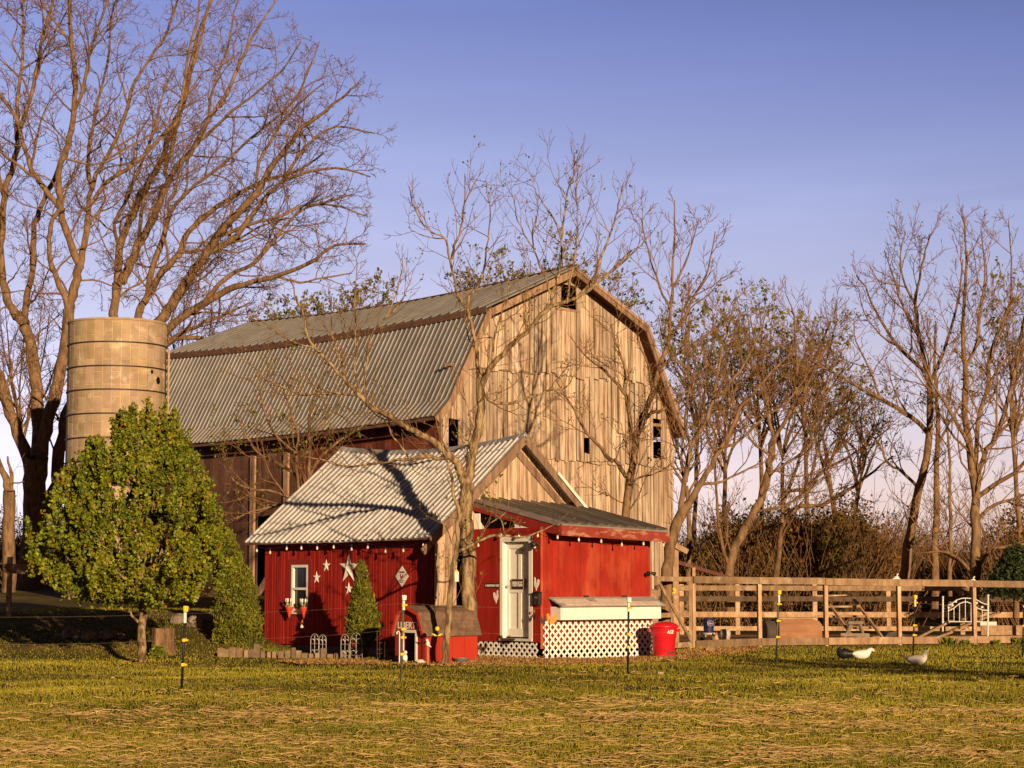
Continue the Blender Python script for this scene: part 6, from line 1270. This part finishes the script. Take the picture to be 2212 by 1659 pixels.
for a, b in zip(bulbs, bulbs[1:]): a, b = a + Z * .085, b + Z * .085; mb.tube([a.lerp(b, t) - Z * .24 * t * (1 - t) * min(1, (b - a).length) for t in (0, .25, .5, .75, 1)], .006, 4)
mb.build('cord', M['black'], o)
# signs, roosters, lamp, mailbox on the door wall
c = ond(1064, 1265, .03); o = thing('small_black_sign', 'narrow black sign with pale lettering left of the white door', 'sign', tuple(c)); mb = MB(); mb.par(c + U * .225 - Z * .045 , U * -.45, W_ * .012, Z * .09); mb.build('plate', M['black'], o); lettering('lettering', 'FLUFFY BUTT HUT', c - W_ * .001 - U * .02, -U, Z, .045, .36, M['white_worn'], o, bold=.02); mb = MB(); silhouette(mb, c + U * .19, -U, .03, -W_ * .003, .002, -1); mb.build('emblem', M['white_worn'], o)
c = onplane(1118.5, 1261.5, K + W_ * .06, W_); o = thing('fresh_eggs_sign', 'dark FRESH EGGS sign on a tan board on the white door', 'sign', tuple(c)); mb = MB(); mb.par(c + U * .20 - Z * .105, U * -.44, W_ * .012, Z * .205); mb.build('backing_board', M['barn_wood'], o); mb = MB(); mb.par(c + U * .155 - Z * .095 - W_ * .012, U * -.31, W_ * .01, Z * .185); mb.build('plate', M['iron'], o); lettering('lettering', 'FRESH EGGS', c - W_ * .012, -U, Z, .10, .28, M['white_worn'], o, bold=.012)
ROO = [(-.62, .30), (-.60, .55), (-.45, .68), (-.25, .62), (-.12, .42), (-.14, .2), (-.02, .1), (.14, .2), (.2, .45), (.18, .7), (.25, .92), (.4, 1), (.52, .9), (.5, .72), (.46, .5), (.55, .2), (.5, -.2), (.3, -.55), (.12, -.75), (.1, -1), (0, -1), (-.06, -.72), (-.3, -.5), (-.52, -.1)]
for px, py, fl, lab in ((1071, 1289, 1, 'flat white rooster cut-out left of the door, facing right'), (1158.5, 1261, -1, 'flat white rooster cut-out right of the door above the mailbox')):
    c = ond(px, py, .03); mb = MB(); mb.prism([c - U * (x * .125 * fl) + Z * (y * .13) for x, y in ROO], W_ * .012); setp(mb.build('rooster_cutout', M['white']), lab, 'ornament', 'white rooster cut-outs')
c = ond(1157.5, 1292, .10); o = thing('mailbox', 'black wall mailbox right of the white door', 'mailbox', tuple(c)); mb = MB(); mb.par(c + U * .07 - Z * .13, U * -.14, W_ * .09, Z * .23); mb.build('box', M['iron'], o); mb = MB(); mb.par(c + U * .08 + Z * .09 - W_ * .012, U * -.16, W_ * .10, Z * .03); mb.build('lid', M['black'], o); mb = MB(); mb.par(c + U * .04 - Z * .0 - W_ * .004, U * -.08, W_ * .003, Z * .02); mb.build('slot', M['wire'], o)
c = ond(1152.5, 1176, .12); o = thing('wall_lamp', 'round black wall lamp at the top right corner of the door frame', 'lamp', tuple(c)); mb = MB(); mb.ball(c, .075, .075, .075, 12, 8); mb.build('lamp_shade', M['black'], o, True); mb = MB(); mb.bar(c, c + W_ * .11, .05, .05); mb.build('bracket', M['black'], o); mb = MB(); mb.ball(c - Z * .05 - U * .03, .03, .03, .03); mb.build('lens', M['lamp_glass'], o)
c = onf(1404, 1237, .1); o = thing('flood_lamp', 'black twin flood lamp at the right end of the lean-to front wall', 'lamp', tuple(c))
for s_ in (-1, 1): mb = MB(); mb.lathe(c + W_ * s_ * .04, [(.025, 0), (.035, .05), (.05, .09), (.02, .092)], 10, axis=(s_ * W_ - U * .6 - Z * .5)); mb.build('lamp_head', M['black'], o)
mb = MB(); mb.bar(c, c + U * .09, .04, .05); mb.build('bracket', M['black'], o)
c = ond(1153, 1328, .12); o = thing('hanging_ornament', 'dark dangling metal ornament below the mailbox', 'ornament', tuple(c)); mb = MB(); mb.prism([c - U * (x * .085) + Z * (y * .085 - .04) for x, y in HENP], W_ * .01); mb.build('figure', M['iron'], o); mb = MB(); mb.tube([c + Z * .03, c + Z * .12 + W_ * .06], .004, 4); mb.build('hook', M['iron'], o); mb = MB(); mb.prism([c + Z * .05 + U * .02, c + Z * .10, c + Z * .05 - U * .02], W_ * .01); mb.build('flame_petal', M['orange'], o)
# garden stakes
def stake(name, label, px, py, base, s_, m, poly, flip=1, rot=0):
    P = gnd(*base); c = at(px, py, P.y); o = thing(name, label, 'garden stake', tuple(P), 'hen garden stakes'); ax = V((math.cos(rot), math.sin(rot), 0)); mb = MB(); mb.prism([c + ax * x * s_ * flip + Z * y * s_ for x, y in poly], V((-ax.y, ax.x, 0)) * .012); mb.build('figure', m, o); mb = MB(); mb.tube([P, V((P.x, P.y, c.z))], .006, 5); mb.build('rod', M['iron'], o)
HEN2 = [(-.9, .75), (-.7, .95), (-.45, .85), (-.35, .45), (0, .35), (.35, .5), (.75, .95), (.95, .8), (.9, .2), (.7, -.45), (.3, -.85), (-.3, -.85), (-.75, -.5), (-.8, .2)]
stake('hen_stake', 'orange hen garden stake in front of the nest box corner', 1192, 1337, (1187, 1430), .11, M['orange'], HEN2); stake('rooster_stake', 'black rooster garden stake left of the orange hen', 1173, 1340, (1176, 1432), .1, M['iron'], ROO)
P = gnd(944, 1420); P.y = 35.7; P.x = at(944, 1380, 35.7).x; o = thing('sunflower_stake', 'yellow metal sunflower stake with two leaves beside the slender trunk', 'garden stake', tuple(P)); c = at(944.5, 1358, 35.7); mb = MB(); mb.ball(c, .04, .025, .04, 12, 8); mb.build('flower_head', M['yellow'], o, True); mb = MB(); mb.tube([P, c], .006, 5); mb.build('rod', M['iron'], o)
for s_ in (-1, 1): mb = MB(); q = V((c.x, c.y, at(944, 1374, 35.7).z)); mb.prism([q, q + V((s_ * .05, 0, -.0)), q + V((s_ * .10, 0, .05)), q + V((s_ * .04, 0, .035))], V((0, .006, 0))); mb.build('leaf', M['yellow'], o)
P = V((at(924.5, 1400, 35.6).x, 35.6, .03)); o = thing('bird_stake', 'speckled white bird figure on a short stake by the dog house', 'garden stake', tuple(P)); c = at(924, 1390, 35.6); mb = MB(); mb.ball(c, .035, .03, .05, 9, 7); mb.ball(c + V((-.012, -.01, .055)), .028, .026, .026, 8, 6); mb.tube([c + V((.02, 0, -.03)), c + V((.06, 0, -.065))], [.02, .008], 6); mb.build('bird_figure', M['white_worn'], o, True); mb = MB(); mb.tube([P, c - Z * .04], .014, 6); mb.build('rod', M['fence_wood'], o)
P = V((at(874, 1400, 36.4).x, 36.5, .05)); o = thing('white_figurine', 'small white speckled figurine left of the dog house doorway', 'figurine', tuple(P)); mb = MB(); mb.ball(P + Z * .07, .05, .045, .08, 9, 7); mb.build('body', M['white_worn'], o, True); mb = MB(); mb.ball(P + Z * .17 + V((.01, -.02, 0)), .035, .035, .035, 8, 6); mb.build('head', M['white_worn'], o, True); mb = MB(); mb.tube([P + V((-.02, -.03, .05)), P + V((.03, -.07, .01))], .015, 6); mb.build('foot', M['white_worn'], o)
P = V((at(863, 1400, 36.6).x, 36.6, 0)); mb = MB(); tz = at(863, 1363, 36.6).z; mb.tube([P, P + Z * (tz - .04), P + V((-.02, 0, tz)), P + V((-.045, 0, tz - .015)), P + V((-.05, 0, tz - .06))], .011, 7); setp(mb.build('white_cane', M['white']), 'white hooked cane stake at the left corner of the dog house', 'stake')
P = gnd(909, 1434); mb = MB(); mb.ball(P + Z * .03, .09, .06, .045, 9, 6, jit=.4); setp(mb.build('white_rock', M['flower']), 'white lumpy rock on the dirt in front of the dog house', 'rock')
for px, py, s_, lab in ((1427, 1457, .05, 'pale broken block lying on the lawn right of the lattice'), (1532, 1408, .10, 'loose brick on the dirt by the run corner'), (243, 1465, .03, 'small white scrap on the lawn left of the black fence post')):
    P = gnd(px, py); mb = MB(); mb.box(P, s_ * 2, s_, s_ * .8, rz=.3, t=1.5); setp(mb.build('loose_block', M['stone'] if s_ < .1 else M['brick']), lab, 'block')
# bowl behind the slender trunk
P = D0 + W_ * .75 - U * .13; P.z = .03; mb = MB(); mb.lathe(P, [(.10, 0), (.16, .08), (.165, .085), (.15, .08), (.09, .015)], 20); setp(mb.build('metal_bowl', M['wire'], None, True), 'metal water bowl at the foot of the red dog house', 'bowl')
# bird feeder on a cord
c = at(985.8, 1246, 35.85); o = thing('bird_feeder', 'white hanging feeder with a yellow top beside the slender trunk', 'feeder', tuple(c)); mb = MB(); mb.box(c - Z * .085, .085, .085, .17); mb.build('box', M['white'], o); mb = MB(); mb.lathe(c + Z * .085, [(.055, 0), (.035, .03), (.008, .045)], 4); mb.build('top', M['yellow'], o); mb = MB(); mb.tube([c + Z * .12, at(988, 1196, 35.9)], .004, 4); mb.build('cord', M['wire'], o)
# red tub
P = gnd(1434.5, 1421); hh = at(1434, 1352, P.y).z; o = thing('trash_can', 'red plastic trash can with lid, lettered ACE, beside the lattice', 'trash can', tuple(P)); mb = MB(); mb.lathe(P, [(.205, 0), (.21, .02), (.235, hh * .62), (.243, hh * .64), (.25, hh * .66), (.262, hh * .97), (.27, hh)], 32); mb.build('bin', M['tub_red'], o, True)
mb = MB(); mb.lathe(P + Z * hh, [(.29, -.035), (.295, -.005), (.285, .01), (.25, .04), (.15, .075), (.06, .085), (0, .085)], 32); lid = mb.build('lid', M['tub_red'], o, True); mb = MB(); mb.bar(P + V((-.27, -.06, hh * .86)), P + V((-.30, .02, hh * .86)), .05, .06); mb.bar(P + V((.27, -.06, hh * .86)), P + V((.30, .02, hh * .86)), .05, .06); mb.build('handle', M['tub_red'], o)
dcam = V((-P.x, -P.y, 0)).normalized(); ra = V((-dcam.y, dcam.x, 0)); ra = ra if ra.x > 0 else -ra; aa = .5; dv = dcam * math.cos(aa) + ra * math.sin(aa); rv = -dcam * math.sin(aa) + ra * math.cos(aa); lettering('lettering', 'ACE', P + dv * .262 + Z * hh * .82, (rv + Z * 0).normalized(), Z + rv * .2, .07, .14, M['white'], o, bold=.04)
mb = MB()
for k in range(14): a = .35 + .09 * (k % 7); d = dcam * math.cos(a) + ra * math.sin(a); z_ = hh * (.12 + .018 * (k % 5) + .02 * rnd.random()); mb.prism([P + d * (.222 + z_ * .03) + ra * q[0] + Z * (z_ + q[1]) for q in ((0, 0), (.02, .008), (.016, .025), (-.006, .02))], d * .004)
mb.build('scuff', M['barrel'], o)
